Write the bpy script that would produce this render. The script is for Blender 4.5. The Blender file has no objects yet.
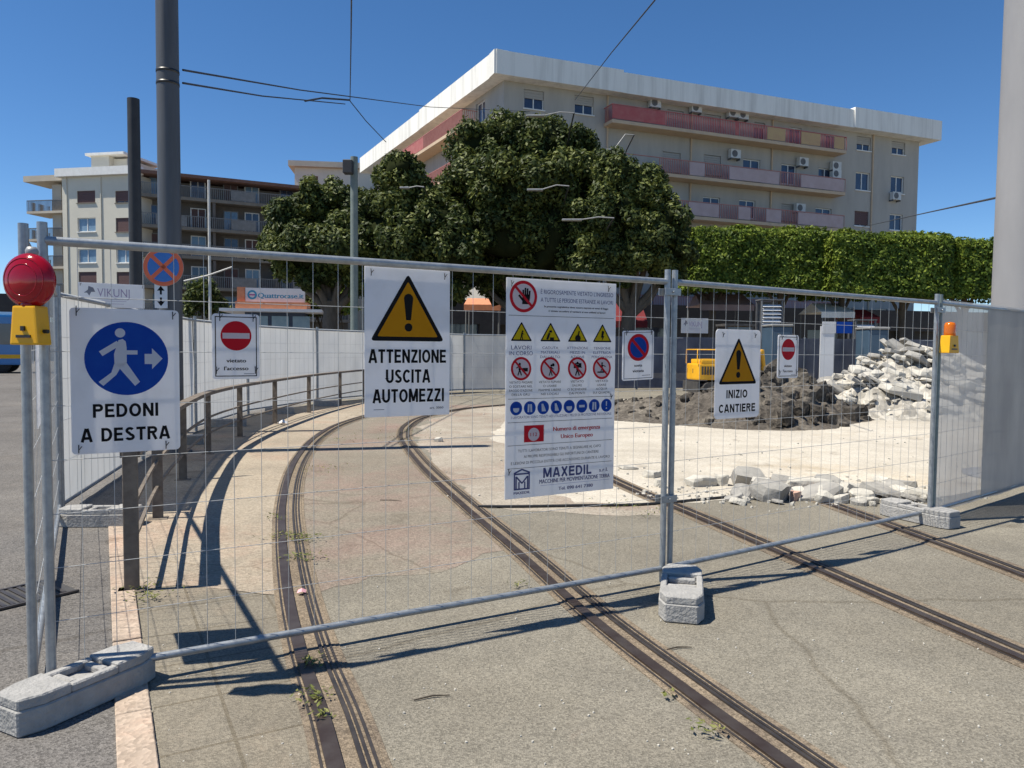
import bpy, bmesh, math, random
import numpy as np
from mathutils import Vector, Matrix, noise as mnoise
R = math.radians
random.seed(7)
rng = np.random.default_rng(7)
sc = bpy.context.scene
COL = sc.collection

# ---------------------------------------------------------------- camera
cam_d = bpy.data.cameras.new('camera')
cam = bpy.data.objects.new('camera', cam_d)
COL.objects.link(cam)
F = 750.0
cam_d.sensor_width = 36.0
cam_d.lens = 36.0 * F / 1024.0
cam_d.clip_start = 0.05
cam_d.clip_end = 3000
EYE = Vector((0, 0, 1.5))
PITCH = 2.75
ROLL = 0.5
CM = Matrix.Rotation(R(90 - PITCH), 4, 'X') @ Matrix.Rotation(R(ROLL), 4, 'Z')
cam.matrix_world = Matrix.Translation(EYE) @ CM
sc.camera = cam
# ---------------------------------------------------------------- light
SUN_A, SUN_E = 13.0, 62.0        # heading the light travels to (from +X towards +Y), elevation
world = bpy.data.worlds.new('World')
sc.world = world
world.use_nodes = True
wn = world.node_tree.nodes
wl = world.node_tree.links
bg = wn['Background']
sky = wn.new('ShaderNodeTexSky')
sky.sky_type = 'NISHITA'
sky.sun_disc = False
sky.sun_elevation = R(SUN_E)
sky.altitude = 0
sky.air_density = 0.72
sky.dust_density = 0.0
sky.ozone_density = 4.0
hsv = wn.new('ShaderNodeHueSaturation')
hsv.inputs['Saturation'].default_value = 1.18
wl.new(sky.outputs[0], hsv.inputs['Color'])
wl.new(hsv.outputs[0], bg.inputs[0])
bg.inputs[1].default_value = 0.088
ld = Vector((math.cos(R(SUN_A)) * math.cos(R(SUN_E)), math.sin(R(SUN_A)) * math.cos(R(SUN_E)), -math.sin(R(SUN_E))))
sky.sun_rotation = math.atan2(-ld.x, -ld.y)
sun_d = bpy.data.lights.new('sun', 'SUN')
sun_d.energy = 4.5
sun_d.angle = R(0.53)
sun_d.color = (1.0, 0.94, 0.82)
sun = bpy.data.objects.new('sun', sun_d)
COL.objects.link(sun)
sun.rotation_euler = ld.to_track_quat('-Z', 'Y').to_euler()
sun.location = (-20, -5, 40)
sc.view_settings.view_transform = 'Standard'
sc.view_settings.look = 'None'
sc.view_settings.exposure = 0.68
sc.view_settings.gamma = 1.0
sc.view_settings.use_curve_mapping = False
sc.render.engine = 'CYCLES'
sc.cycles.max_bounces = 8
sc.cycles.transparent_max_bounces = 16

# ---------------------------------------------------------------- photo survey helpers
M3 = CM.to_3x3()
def ray(px, py):
    return M3 @ Vector(((px - 512) / F, (384 - py) / F, -1))
def gp(px, py, z=0.0):
    d = ray(px, py)
    t = (z - EYE.z) / d.z
    return EYE + d * t
def dp(px, py, Y):
    d = ray(px, py)
    return EYE + d * (Y / d.y)

# ---------------------------------------------------------------- materials
MATS = {}
def lin(c):
    return tuple(((x / 12.92) if x <= 0.04045 else ((x + 0.055) / 1.055) ** 2.4) for x in c[:3]) + (1,)
def new_mat(name):
    m = bpy.data.materials.new(name)
    m.use_nodes = True
    MATS[name] = m
    return m, m.node_tree.nodes, m.node_tree.links, m.node_tree.nodes['Principled BSDF']
def c4(c):
    return (c[0], c[1], c[2], 1)
def pm(name, c1, c2=None, scale=8.0, rough=0.6, metal=0.0, bump=0.0, bscale=None, detail=4.0, stretch=(1, 1, 1), lo=0.35, hi=0.65, spec=None, trans=0.0, alpha=1.0, coat=0.0):
    """procedural material: two tones mixed by noise, optional bump, optional translucency"""
    m, n, l, b = new_mat(name)
    b.inputs['Roughness'].default_value = rough
    b.inputs['Metallic'].default_value = metal
    if spec is not None:
        b.inputs['Specular IOR Level'].default_value = spec
    if coat:
        b.inputs['Coat Weight'].default_value = coat
    c2 = c2 or tuple(x * 0.85 for x in c1)
    tc = n.new('ShaderNodeTexCoord')
    mp = n.new('ShaderNodeMapping')
    mp.inputs['Scale'].default_value = stretch
    l.new(tc.outputs['Object'], mp.inputs[0])
    nz = n.new('ShaderNodeTexNoise')
    nz.inputs['Scale'].default_value = scale
    nz.inputs['Detail'].default_value = detail
    nz.inputs['Roughness'].default_value = 0.65
    l.new(mp.outputs[0], nz.inputs['Vector'])
    rp = n.new('ShaderNodeValToRGB')
    rp.color_ramp.elements[0].position = lo
    rp.color_ramp.elements[1].position = hi
    rp.color_ramp.elements[0].color = c4(c1)
    rp.color_ramp.elements[1].color = c4(c2)
    l.new(nz.outputs[0], rp.inputs[0])
    l.new(rp.outputs[0], b.inputs['Base Color'])
    if bump:
        nb = n.new('ShaderNodeTexNoise')
        nb.inputs['Scale'].default_value = bscale or scale * 3
        nb.inputs['Detail'].default_value = 5
        l.new(mp.outputs[0], nb.inputs['Vector'])
        bp = n.new('ShaderNodeBump')
        bp.inputs['Strength'].default_value = bump
        bp.inputs['Distance'].default_value = 0.02
        l.new(nb.outputs[0], bp.inputs['Height'])
        l.new(bp.outputs[0], b.inputs['Normal'])
    out = n['Material Output']
    last = b.outputs[0]
    if trans:
        tr = n.new('ShaderNodeBsdfTranslucent')
        l.new(rp.outputs[0], tr.inputs[0])
        mx = n.new('ShaderNodeMixShader')
        mx.inputs[0].default_value = trans
        l.new(last, mx.inputs[1]); l.new(tr.outputs[0], mx.inputs[2])
        last = mx.outputs[0]
    if alpha < 1:
        tp = n.new('ShaderNodeBsdfTransparent')
        mx = n.new('ShaderNodeMixShader')
        mx.inputs[0].default_value = alpha
        l.new(tp.outputs[0], mx.inputs[1]); l.new(last, mx.inputs[2])
        last = mx.outputs[0]
    l.new(last, out.inputs[0])
    return m

def ground_mat(name, base, alt, patch, speck=0.35, patch_scale=0.5, patch_lo=0.5, patch_hi=0.68, crack=0.0, tile=None, bump=0.35, fine=140.0, dust=None, rot=0.0, isl=0.0):
    """weathered paving: fine aggregate, mid-size mottling, large tinted patches, cracks, slab joints"""
    m, n, l, b = new_mat(name)
    b.inputs['Roughness'].default_value = 0.9
    b.inputs['Specular IOR Level'].default_value = 0.25
    tc = n.new('ShaderNodeTexCoord')
    def noise(s, d=4, r=0.6, dist=0.0):
        x = n.new('ShaderNodeTexNoise')
        x.inputs['Scale'].default_value = s; x.inputs['Detail'].default_value = d
        x.inputs['Roughness'].default_value = r; x.inputs['Distortion'].default_value = dist
        l.new(tc.outputs['Object'], x.inputs['Vector'])
        return x.outputs[0]
    def ramp(v, a, bb, ca, cb):
        r = n.new('ShaderNodeValToRGB')
        r.color_ramp.elements[0].position = a; r.color_ramp.elements[1].position = bb
        r.color_ramp.elements[0].color = ca; r.color_ramp.elements[1].color = cb
        l.new(v, r.inputs[0]); return r.outputs[0]
    def mix(f, a, bb, mode='MIX'):
        x = n.new('ShaderNodeMixRGB'); x.blend_type = mode
        if isinstance(f, float): x.inputs[0].default_value = f
        else: l.new(f, x.inputs[0])
        for i, v in ((1, a), (2, bb)):
            if isinstance(v, tuple): x.inputs[i].default_value = v
            else: l.new(v, x.inputs[i])
        return x.outputs[0]
    W, K = (1, 1, 1, 1), (0, 0, 0, 1)
    col = mix(ramp(noise(1.7, 6, 0.7), 0.35, 0.66, K, W), c4(base), c4(alt))
    pmask = ramp(noise(patch_scale, 7, 0.72, 0.4), patch_lo, patch_hi, K, W)
    col = mix(pmask, col, c4(patch))
    if dust:
        col = mix(ramp(noise(patch_scale * 1.7 + 0.13, 8, 0.75, 0.8), 0.52, 0.7, K, W), col, c4(dust))
    vor = n.new('ShaderNodeTexVoronoi'); vor.inputs['Scale'].default_value = fine
    l.new(tc.outputs['Object'], vor.inputs['Vector'])
    hsv = n.new('ShaderNodeSeparateColor'); l.new(vor.outputs['Color'], hsv.inputs[0])
    g = ramp(hsv.outputs[0], 0.0, 1.0, (1 - speck,) * 3 + (1,), (1 + speck,) * 3 + (1,))
    col = mix(1.0, col, g, 'MULTIPLY')
    stain = ramp(noise(0.9, 8, 0.8), 0.30, 0.62, (0.84, 0.83, 0.82, 1), W)
    col = mix(1.0, col, stain, 'MULTIPLY')
    spots = ramp(noise(1.5, 4, 0.55, 0.7), 0.63, 0.72, W, (0.70, 0.68, 0.66, 1))
    col = mix(1.0, col, spots, 'MULTIPLY')
    col = mix(1.0, col, ramp(noise(0.35, 5, 0.6), 0.35, 0.65, (0.88, 0.87, 0.86, 1), (1.1, 1.1, 1.1, 1)), 'MULTIPLY')
    if isl:
        geo = n.new('ShaderNodeNewGeometry')
        col = mix(1.0, col, ramp(geo.outputs['Random Per Island'], 0.0, 1.0, (1 - isl,) * 3 + (1,), (1 + isl, 1 + isl * .95, 1 + isl * .85, 1)), 'MULTIPLY')
    h = vor.outputs['Distance']
    if crack:
        v2 = n.new('ShaderNodeTexVoronoi'); v2.feature = 'DISTANCE_TO_EDGE'; v2.inputs['Scale'].default_value = crack
        dn = n.new('ShaderNodeTexNoise'); dn.inputs['Scale'].default_value = 1.8; dn.inputs['Detail'].default_value = 6
        l.new(tc.outputs['Object'], dn.inputs['Vector'])
        ad = n.new('ShaderNodeMixRGB'); ad.blend_type = 'LINEAR_LIGHT'; ad.inputs[0].default_value = 0.10
        l.new(tc.outputs['Object'], ad.inputs[1]); l.new(dn.outputs[1], ad.inputs[2])
        l.new(ad.outputs[0], v2.inputs['Vector'])
        col = mix(1.0, col, ramp(v2.outputs[0], 0.0, crack * 0.012, (0.74, 0.72, 0.69, 1), W), 'MULTIPLY')
    if tile:
        br = n.new('ShaderNodeTexBrick'); br.offset = 0.0
        br.inputs['Scale'].default_value = 1.0
        br.inputs['Mortar Size'].default_value = 0.008
        br.inputs['Brick Width'].default_value = tile[0]; br.inputs['Row Height'].default_value = tile[1]
        br.inputs['Color1'].default_value = (1, 1, 1, 1); br.inputs['Color2'].default_value = (0.9, 0.9, 0.9, 1)
        br.inputs['Mortar'].default_value = (0.70, 0.68, 0.64, 1)
        mp = n.new('ShaderNodeMapping'); mp.inputs['Rotation'].default_value = (0, 0, rot)
        l.new(tc.outputs['Object'], mp.inputs[0]); l.new(mp.outputs[0], br.inputs[0])
        col = mix(1.0, col, br.outputs[0], 'MULTIPLY')
    l.new(col, b.inputs['Base Color'])
    bp = n.new('ShaderNodeBump'); bp.inputs['Strength'].default_value = bump; bp.inputs['Distance'].default_value = 0.01
    l.new(h, bp.inputs['Height'])
    bp2 = n.new('ShaderNodeBump'); bp2.inputs['Strength'].default_value = 0.3; bp2.inputs['Distance'].default_value = 0.04
    l.new(noise(6, 6), bp2.inputs['Height']); l.new(bp.outputs[0], bp2.inputs['Normal'])
    l.new(bp2.outputs[0], b.inputs['Normal'])
    return m

ASPH = ground_mat('old_asphalt', (0.222, 0.203, 0.164), (0.190, 0.175, 0.144), (0.245, 0.180, 0.143), speck=0.34, patch_scale=0.42, patch_lo=0.60, patch_hi=0.72, crack=0.16)
ROAD = ground_mat('road_asphalt', (0.158, 0.148, 0.138), (0.128, 0.121, 0.115), (0.18, 0.165, 0.15), speck=0.45, crack=0.12)
SITE = ground_mat('pale_site_concrete', (0.46, 0.42, 0.35), (0.53, 0.49, 0.42), (0.39, 0.315, 0.215), speck=0.15, patch_scale=0.35, patch_lo=0.55, patch_hi=0.75, fine=60, bump=0.3)
DUSTY = ground_mat('dusty_paving', (0.30, 0.265, 0.215), (0.37, 0.33, 0.275), (0.30, 0.225, 0.18), speck=0.25, patch_scale=0.8, patch_lo=0.5, patch_hi=0.7, fine=80)
PAVE = ground_mat('sidewalk_slabs', (0.235, 0.208, 0.162), (0.195, 0.175, 0.14), (0.29, 0.235, 0.175), speck=0.28, tile=(0.42, 0.42), crack=0.25, rot=R(-28.6))
SAND = ground_mat('sandy_concrete', (0.36, 0.305, 0.235), (0.30, 0.26, 0.205), (0.36, 0.265, 0.20), speck=0.22, crack=0.3, patch_scale=0.6, fine=70)
PINK = ground_mat('track_concrete', (0.215, 0.192, 0.155), (0.24, 0.21, 0.168), (0.235, 0.165, 0.138), speck=0.28, patch_scale=0.7, patch_lo=0.45, patch_hi=0.7, crack=0.22, fine=90)
KERB = ground_mat('kerb_stone', (0.44, 0.35, 0.275), (0.37, 0.30, 0.24), (0.46, 0.33, 0.25), speck=0.2, patch_scale=1.5, fine=50)
DIRT = ground_mat('track_dirt', (0.19, 0.155, 0.115), (0.24, 0.19, 0.135), (0.12, 0.095, 0.075), speck=0.4, fine=120, patch_scale=2.0)
SOIL = ground_mat('dug_soil', (0.082, 0.072, 0.061), (0.058, 0.052, 0.046), (0.115, 0.103, 0.087), speck=0.35, fine=18, patch_scale=0.9, bump=0.8, isl=0.45)
RUBB = ground_mat('rubble_dust', (0.48, 0.455, 0.405), (0.38, 0.36, 0.32), (0.56, 0.53, 0.48), speck=0.3, fine=9, patch_scale=0.9, bump=0.8, isl=0.3)

GALV = pm('galvanised_steel', (0.27, 0.29, 0.31), (0.37, 0.39, 0.405), scale=20, rough=0.45, metal=0.55, bump=0.05)
WIRE = pm('galvanised_wire', (0.42, 0.43, 0.43), (0.52, 0.52, 0.51), scale=30, rough=0.5, metal=0.4)
TEALP = pm('painted_post', (0.16, 0.20, 0.20), (0.22, 0.26, 0.26), scale=14, rough=0.5, metal=0.3)
CONC = pm('foot_concrete', (0.37, 0.36, 0.345), (0.26, 0.255, 0.245), scale=9, rough=0.95, bump=0.5, bscale=60, lo=0.3, hi=0.7)
SIGNW = pm('sign_plastic_white', (0.86, 0.86, 0.87), (0.74, 0.735, 0.73), scale=5, rough=0.55, trans=0.55, lo=0.5, hi=0.9, spec=0.3)
SIGNK = pm('print_black', (0.008, 0.008, 0.009), (0.013, 0.013, 0.014), rough=0.8, spec=0.1)
SIGNB = pm('print_blue', (0.003, 0.045, 0.30), (0.006, 0.06, 0.33), rough=0.6, trans=0.15, spec=0.15)
SIGNR = pm('print_red', (0.50, 0.008, 0.02), (0.52, 0.010, 0.022), rough=0.6, trans=0.15, spec=0.15)
SIGNO = pm('print_amber', (0.80, 0.33, 0.008), (0.84, 0.36, 0.01), rough=0.6, trans=0.45, spec=0.15)
SIGNY = pm('print_yellow', (0.82, 0.58, 0.01), (0.85, 0.62, 0.012), rough=0.6, trans=0.45, spec=0.15)
SIGNP = pm('print_white', (0.84, 0.84, 0.85), (0.80, 0.80, 0.81), rough=0.6, trans=0.45, spec=0.2)
SIGNG = pm('print_grey', (0.16, 0.16, 0.19), (0.2, 0.2, 0.23), rough=0.5)
SIGNV = pm('print_navy', (0.03, 0.04, 0.14), (0.04, 0.05, 0.17), rough=0.5)
SIGNM = pm('print_mauve', (0.35, 0.28, 0.40), (0.42, 0.33, 0.46), rough=0.5)
TIE = pm('black_plastic', (0.015, 0.015, 0.016), (0.025, 0.025, 0.026), rough=0.4)
SHEETW = pm('white_dust_sheet', (0.78, 0.77, 0.74), (0.66, 0.65, 0.62), scale=1.2, rough=0.8, trans=0.4, alpha=0.95, stretch=(1.6, 1, 0.5), lo=0.3, hi=0.7)
SHEETG = pm('grey_dust_sheet', (0.55, 0.55, 0.54), (0.42, 0.42, 0.42), scale=1.0, rough=0.8, trans=0.45, alpha=0.76, stretch=(2, 1, 0.6))
SHEETG2 = pm('grey_dust_sheet_thick', (0.46, 0.46, 0.45), (0.36, 0.36, 0.355), scale=1.0, rough=0.8, trans=0.4, alpha=0.9, stretch=(2, 1, 0.6))
SHEETB = pm('shade_blue_grey_sheet', (0.125, 0.14, 0.185), (0.085, 0.095, 0.13), scale=1.0, rough=0.8, trans=0.15, alpha=0.93, stretch=(2, 1, 0.5))  # dark blue-grey stands in for the shade on the back panels
RUST = pm('rusty_rail_paint', (0.21, 0.175, 0.14), (0.13, 0.105, 0.085), scale=10, rough=0.7, metal=0.2, bump=0.15)
STEEL = pm('worn_rail_steel', (0.13, 0.105, 0.09), (0.085, 0.06, 0.05), scale=7, rough=0.45, metal=0.7, stretch=(1, 1, 1))
STEEL2 = pm('dark_rail_steel', (0.055, 0.05, 0.05), (0.10, 0.085, 0.075), scale=9, rough=0.5, metal=0.6)
LENSR = pm('red_lens', (0.50, 0.004, 0.018), (0.42, 0.003, 0.014), scale=6, rough=0.12, trans=0.35, coat=0.6)
LENSA = pm('amber_lens', (0.75, 0.20, 0.005), (0.68, 0.17, 0.004), scale=6, rough=0.15, trans=0.35, coat=0.5)
LAMPY = pm('yellow_plastic', (0.85, 0.45, 0.004), (0.80, 0.40, 0.004), scale=8, rough=0.4, trans=0.1)
POLED = pm('dark_pole_paint', (0.085, 0.09, 0.10), (0.06, 0.063, 0.07), scale=6, rough=0.5, stretch=(1, 1, 0.1))
POLEK = pm('black_pole_paint', (0.02, 0.02, 0.022), (0.03, 0.03, 0.032), scale=6, rough=0.55)
POLEG = pm('grey_pole_paint', (0.285, 0.28, 0.285), (0.235, 0.232, 0.238), scale=1.2, rough=0.6, stretch=(1, 1, 0.3))
POLEV = pm('green_pole_paint', (0.13, 0.16, 0.15), (0.18, 0.21, 0.19), scale=5, rough=0.6)
POLEW = pm('pale_pole_paint', (0.62, 0.60, 0.55), (0.5, 0.48, 0.45), scale=5, rough=0.6)
CABLE = pm('cable_black', (0.03, 0.035, 0.045), (0.05, 0.055, 0.065), rough=0.6)
LAMPH = pm('lamp_grey', (0.33, 0.33, 0.33), (0.26, 0.26, 0.26), rough=0.5, metal=0.2)
STONE = pm('broken_concrete', (0.52, 0.49, 0.43), (0.40, 0.38, 0.335), scale=3.5, rough=0.95, bump=0.6, bscale=18, lo=0.3, hi=0.7)
STONED = pm('grey_concrete_slab', (0.34, 0.325, 0.295), (0.23, 0.22, 0.205), scale=3.5, rough=0.95, bump=0.6, bscale=18)
BRICKP = pm('pink_brick_rubble', (0.42, 0.25, 0.19), (0.50, 0.34, 0.27), scale=6, rough=0.95, bump=0.5)

# ---------------------------------------------------------------- mesh builder
class MB:
    def __init__(s):
        s.v = []; s.f = []; s.m = []; s.sm = []
    def add(s, verts, faces, mi=0, smooth=False):
        o = len(s.v)
        s.v += [tuple(p) for p in verts]
        for f in faces:
            s.f.append([i + o for i in f]); s.m.append(mi); s.sm.append(smooth)
        return s
    def box(s, a, b, mi=0, M=None):
        x0, y0, z0 = a; x1, y1, z1 = b
        vs = [Vector(p) for p in ((x0, y0, z0), (x1, y0, z0), (x1, y1, z0), (x0, y1, z0), (x0, y0, z1), (x1, y0, z1), (x1, y1, z1), (x0, y1, z1))]
        if M is not None: vs = [M @ p for p in vs]
        return s.add(vs, [(0, 3, 2, 1), (4, 5, 6, 7), (0, 1, 5, 4), (1, 2, 6, 5), (2, 3, 7, 6), (3, 0, 4, 7)], mi)
    def cbox(s, c, size, mi=0, M=None):
        c = Vector(c); h = Vector(size) / 2
        return s.box(c - h, c + h, mi, M)
    def tube(s, pts, r, n=8, mi=0, cap=True):
        pts = [Vector(p) for p in pts]
        rs = r if isinstance(r, (list, tuple)) else [r] * len(pts)
        vs, fs = [], []
        ref = None
        for i, p in enumerate(pts):
            d = (pts[min(i + 1, len(pts) - 1)] - pts[max(i - 1, 0)]).normalized()
            if ref is None:
                ref = Vector((0, 0, 1)) if abs(d.z) < 0.9 else Vector((1, 0, 0))
            a = d.cross(ref).normalized(); b = d.cross(a).normalized()
            ref = a.cross(d).normalized()
            for k in range(n):
                t = 2 * math.pi * k / n
                vs.append(p + (a * math.cos(t) + b * math.sin(t)) * rs[i])
        for i in range(len(pts) - 1):
            for k in range(n):
                a0 = i * n + k; a1 = i * n + (k + 1) % n
                fs.append((a0, a1, a1 + n, a0 + n))
        s.add(vs, fs, mi, True)
        if cap:
            s.add(vs[:n], [tuple(range(n))], mi); s.add(vs[-n:], [tuple(reversed(range(n)))], mi)
        return s
    def lathe(s, prof, n=24, mi=0, M=None, smooth=True):
        """prof: (radius, height) turned about the z axis"""
        vs, fs = [], []
        for r, h in prof:
            for k in range(n):
                t = 2 * math.pi * k / n
                vs.append(Vector((r * math.cos(t), r * math.sin(t), h)))
        for i in range(len(prof) - 1):
            for k in range(n):
                a = i * n + k; b = i * n + (k + 1) % n
                fs.append((a, b, b + n, a + n))
        if prof[0][0] > 1e-6: fs.append(tuple(reversed(range(n))))
        if prof[-1][0] > 1e-6: fs.append(tuple(range((len(prof) - 1) * n, len(prof) * n)))
        if M is not None: vs = [M @ p for p in vs]
        return s.add(vs, fs, mi, smooth)
    def prism(s, poly, z0, z1, mi=0, M=None):
        """poly: (x, y) outline, extruded in z"""
        n = len(poly)
        vs = [Vector((x, y, z0)) for x, y in poly] + [Vector((x, y, z1)) for x, y in poly]
        if M is not None: vs = [M @ p for p in vs]
        fs = [tuple(reversed(range(n))), tuple(range(n, 2 * n))] + [(i, (i + 1) % n, (i + 1) % n + n, i + n) for i in range(n)]
        return s.add(vs, fs, mi)
    def build(s, name, mat, parent=None, world=False, bevel=0.0, seg=1):
        me = bpy.data.meshes.new(name)
        off = Vector((0, 0, 0))
        if world and parent is not None: off = parent.location
        me.from_pydata([tuple(Vector(p) - off) for p in s.v], [], s.f)
        ms = mat if isinstance(mat, (list, tuple)) else [mat]
        for m in ms: me.materials.append(m)
        me.polygons.foreach_set('material_index', s.m)
        me.polygons.foreach_set('use_smooth', s.sm)
        me.update()
        if bevel:
            bm = bmesh.new(); bm.from_mesh(me)
            bmesh.ops.bevel(bm, geom=[e for e in bm.edges if len(e.link_faces) == 2 and e.calc_face_angle(0) > 0.5], offset=bevel, segments=seg, affect='EDGES', profile=0.7)
            bm.to_mesh(me); bm.free()
        o = bpy.data.objects.new(name, me)
        COL.objects.link(o)
        if parent is not None: o.parent = parent
        return o
def tag(o, label=None, cat=None, group=None, kind=None):
    if label: o['label'] = label
    if cat: o['category'] = cat
    if group: o['group'] = group
    if label and cat and not kind: kind = 'thing'
    if kind: o['kind'] = kind
    return o
def empty(name, loc, label, cat, group=None, rz=0.0):
    o = bpy.data.objects.new(name, None)
    o.empty_display_size = 0.2
    COL.objects.link(o)
    o.location = loc; o.rotation_euler = (0, 0, rz)
    return tag(o, label, cat, group)
def copy_tree(o, parent=None):
    c = o.copy(); COL.objects.link(c); c.parent = parent
    for ch in list(o.children): copy_tree(ch, c)
    return c

# ---------------------------------------------------------------- ground
def patch(name, poly, z, mat, jit=0.0, step=0.3, kind='structure', th=0.0):
    """flat sheet from a world outline, edges broken up a little"""
    pts = []
    n = len(poly)
    for i in range(n):
        a = Vector((poly[i][0], poly[i][1], 0)); b = Vector((poly[(i + 1) % n][0], poly[(i + 1) % n][1], 0))
        k = max(1, int((b - a).length / step)) if jit else 1
        nrm = Vector((-(b - a).y, (b - a).x, 0)).normalized()
        for j in range(k):
            p = a.lerp(b, j / k)
            if jit: p = p + nrm * (mnoise.noise(p * 1.3) + 0.6 * mnoise.noise(p * 4.1)) * jit
            pts.append((p.x, p.y, z))
    bm = bmesh.new()
    f = bm.faces.new([bm.verts.new(p) for p in pts])
    if f.calc_center_median() and f.normal.z < 0: f.normal_flip()
    bmesh.ops.triangulate(bm, faces=bm.faces[:])
    bm.normal_update()
    for f in bm.faces:
        if f.normal.z < 0: f.normal_flip()
    me = bpy.data.meshes.new(name); bm.to_mesh(me); bm.free()
    me.materials.append(mat)
    o = bpy.data.objects.new(name, me); COL.objects.link(o)
    return tag(o, kind=kind)
def gpl(pts): return [gp(*p)[:2] for p in pts]

mbg = MB(); mbg.add([(-700, -60, 0), (700, -60, 0), (700, 1400, 0), (-700, 1400, 0)], [(0, 1, 2, 3)])
tag(mbg.build('ground', ASPH), kind='structure')
# kerb line and its heading
K0 = gp(117, 768); K1 = gp(109, 545)
kd = (K1 - K0).normalized(); kn = Vector((-kd.y, kd.x, 0))
KA = K0 - kd * 3.0
curve_px = [(62, 516), (115, 478), (160, 450), (200, 430), (250, 414), (299, 406), (360, 399), (440, 393)]
HB = [gp(*p) for p in curve_px]           # foot line of the sheeted fence on the left
road_poly = [KA[:2]] + [K1[:2]] + [(p + Vector((0.0, 0.1, 0)))[:2] for p in HB[2:6]] + [(-9, 60), (-60, 160), (-300, 160), (-300, -40), (KA.x, -40)]
patch('road', road_poly, 0.002, ROAD)
# sidewalk slabs (near) and sandy strip (far) between kerb and the outer rail
rail1_px = [(352, 768), (336, 715), (312, 650), (297, 590), (290, 540), (289, 505), (294, 476), (304, 455), (320, 437), (345, 423), (385, 412), (440, 405)]
rail2_px = [(806, 768), (700, 693), (600, 618), (530, 557), (470, 507), (430, 471), (411, 449), (404, 436), (408, 426), (425, 417), (465, 409), (520, 404)]
rail3_px = [(1040, 664), (940, 621), (850, 582), (770, 547), (690, 513), (630, 488), (585, 466), (560, 450)]
rail4_px = [(1040, 581), (960, 551), (880, 522), (825, 502), (760, 478)]
patch('sidewalk', [(KA + kn * -0.14)[:2]] + [(K1 + kn * -0.14)[:2]] + gpl([(160, 500), (200, 545), (225, 590), (300, 600), (318, 660), (340, 720), (356, 768)]) + [(0.7, 0.3)], 0.003, PAVE, jit=0.0)
patch('sandy_strip', gpl([(122, 590), (125, 520), (160, 455), (205, 431), (250, 415), (300, 407), (362, 400), (420, 398), (440, 404), (380, 412), (340, 424), (316, 438), (300, 457), (290, 478), (284, 506), (286, 545), (292, 596), (225, 592), (180, 588)]), 0.0045, SAND, jit=0.07, step=0.15)
patch('track_bed', gpl([(300, 600), (293, 545), (292, 506), (298, 476), (308, 455), (324, 438), (350, 424), (390, 413), (450, 405), (520, 404), (430, 418), (413, 427), (408, 437), (415, 450), (434, 471), (475, 507), (520, 545), (440, 570), (360, 575)]), 0.0015, PINK, jit=0.16, step=0.12)
patch('dusty_edge', gpl([(432, 419), (470, 408), (560, 400), (700, 400), (660, 515), (560, 514), (478, 508), (440, 470), (420, 447), (417, 432)]), 0.0022, DUSTY, jit=0.16, step=0.1)
patch('site_slab', gpl([(520, 405), (560, 400), (760, 398), (1000, 396), (1160, 400), (1250, 440), (1100, 478), (1010, 486), (930, 500), (830, 500), (740, 499), (640, 505), (575, 503), (535, 488), (505, 470), (520, 452), (488, 438), (505, 420)]), 0.003, SITE, jit=0.14, step=0.1)
kb = MB()
for i in range(11):
    a = KA + kd * (i * 0.85 + 0.006); b = KA + kd * (i * 0.85 + 0.844)
    if (b - KA).length > (K1 - KA).length + 1.5: break
    w = kn * -0.13
    kb.prism([a[:2], (a + w)[:2], (b + w)[:2], b[:2]], -0.1, 0.012 + 0.004 * (i % 2))
tag(kb.build('kerb', KERB, bevel=0.004), kind='structure')
# a line of old joint/gutter at the slab's near edge and cracks
def ribbon(mb, pts, w, z, mi=0):
    pts = [Vector((p[0], p[1], z)) for p in pts]
    vs = []
    for i, p in enumerate(pts):
        d = (pts[min(i + 1, len(pts) - 1)] - pts[max(i - 1, 0)]); d.z = 0; d.normalize()
        nn = Vector((-d.y, d.x, 0))
        ww = w[i] if isinstance(w, list) else w
        vs += [p + nn * ww / 2, p - nn * ww / 2]
    mb.add(vs, [(2 * i, 2 * i + 1, 2 * i + 3, 2 * i + 2) for i in range(len(pts) - 1)], mi)

def smooth_path(pts, step=0.12):
    """Catmull-Rom through the surveyed points"""
    P = [Vector((p[0], p[1], 0)) for p in pts]
    P = [P[0] * 2 - P[1]] + P + [P[-1] * 2 - P[-2]]
    out = []
    for i in range(1, len(P) - 2):
        k = max(2, int((P[i + 1] - P[i]).length / step))
        for j in range(k):
            t = j / k
            out.append(0.5 * ((2 * P[i]) + (P[i + 1] - P[i - 1]) * t + (2 * P[i - 1] - 5 * P[i] + 4 * P[i + 1] - P[i + 2]) * t * t + (3 * P[i] - P[i - 1] - 3 * P[i + 1] + P[i + 2]) * t ** 3))
    out.append(P[-2])
    return out
def strip3(mb, path, o0, o1, z0, z1, mi=0):
    """bar swept along a ground path between two side offsets"""
    vs = []
    for i, p in enumerate(path):
        d = (path[min(i + 1, len(path) - 1)] - path[max(i - 1, 0)]).normalized()
        nn = Vector((d.y, -d.x, 0))
        for o, z in ((o0, z0), (o1, z0), (o1, z1), (o0, z1)):
            q = p + nn * o; vs.append((q.x, q.y, z))
    fs = []
    for i in range(len(path) - 1):
        for k in range(4):
            a = 4 * i + k; b = 4 * i + (k + 1) % 4
            fs.append((a, b, b + 4, a + 4))
    mb.add(vs, fs, mi)
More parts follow.
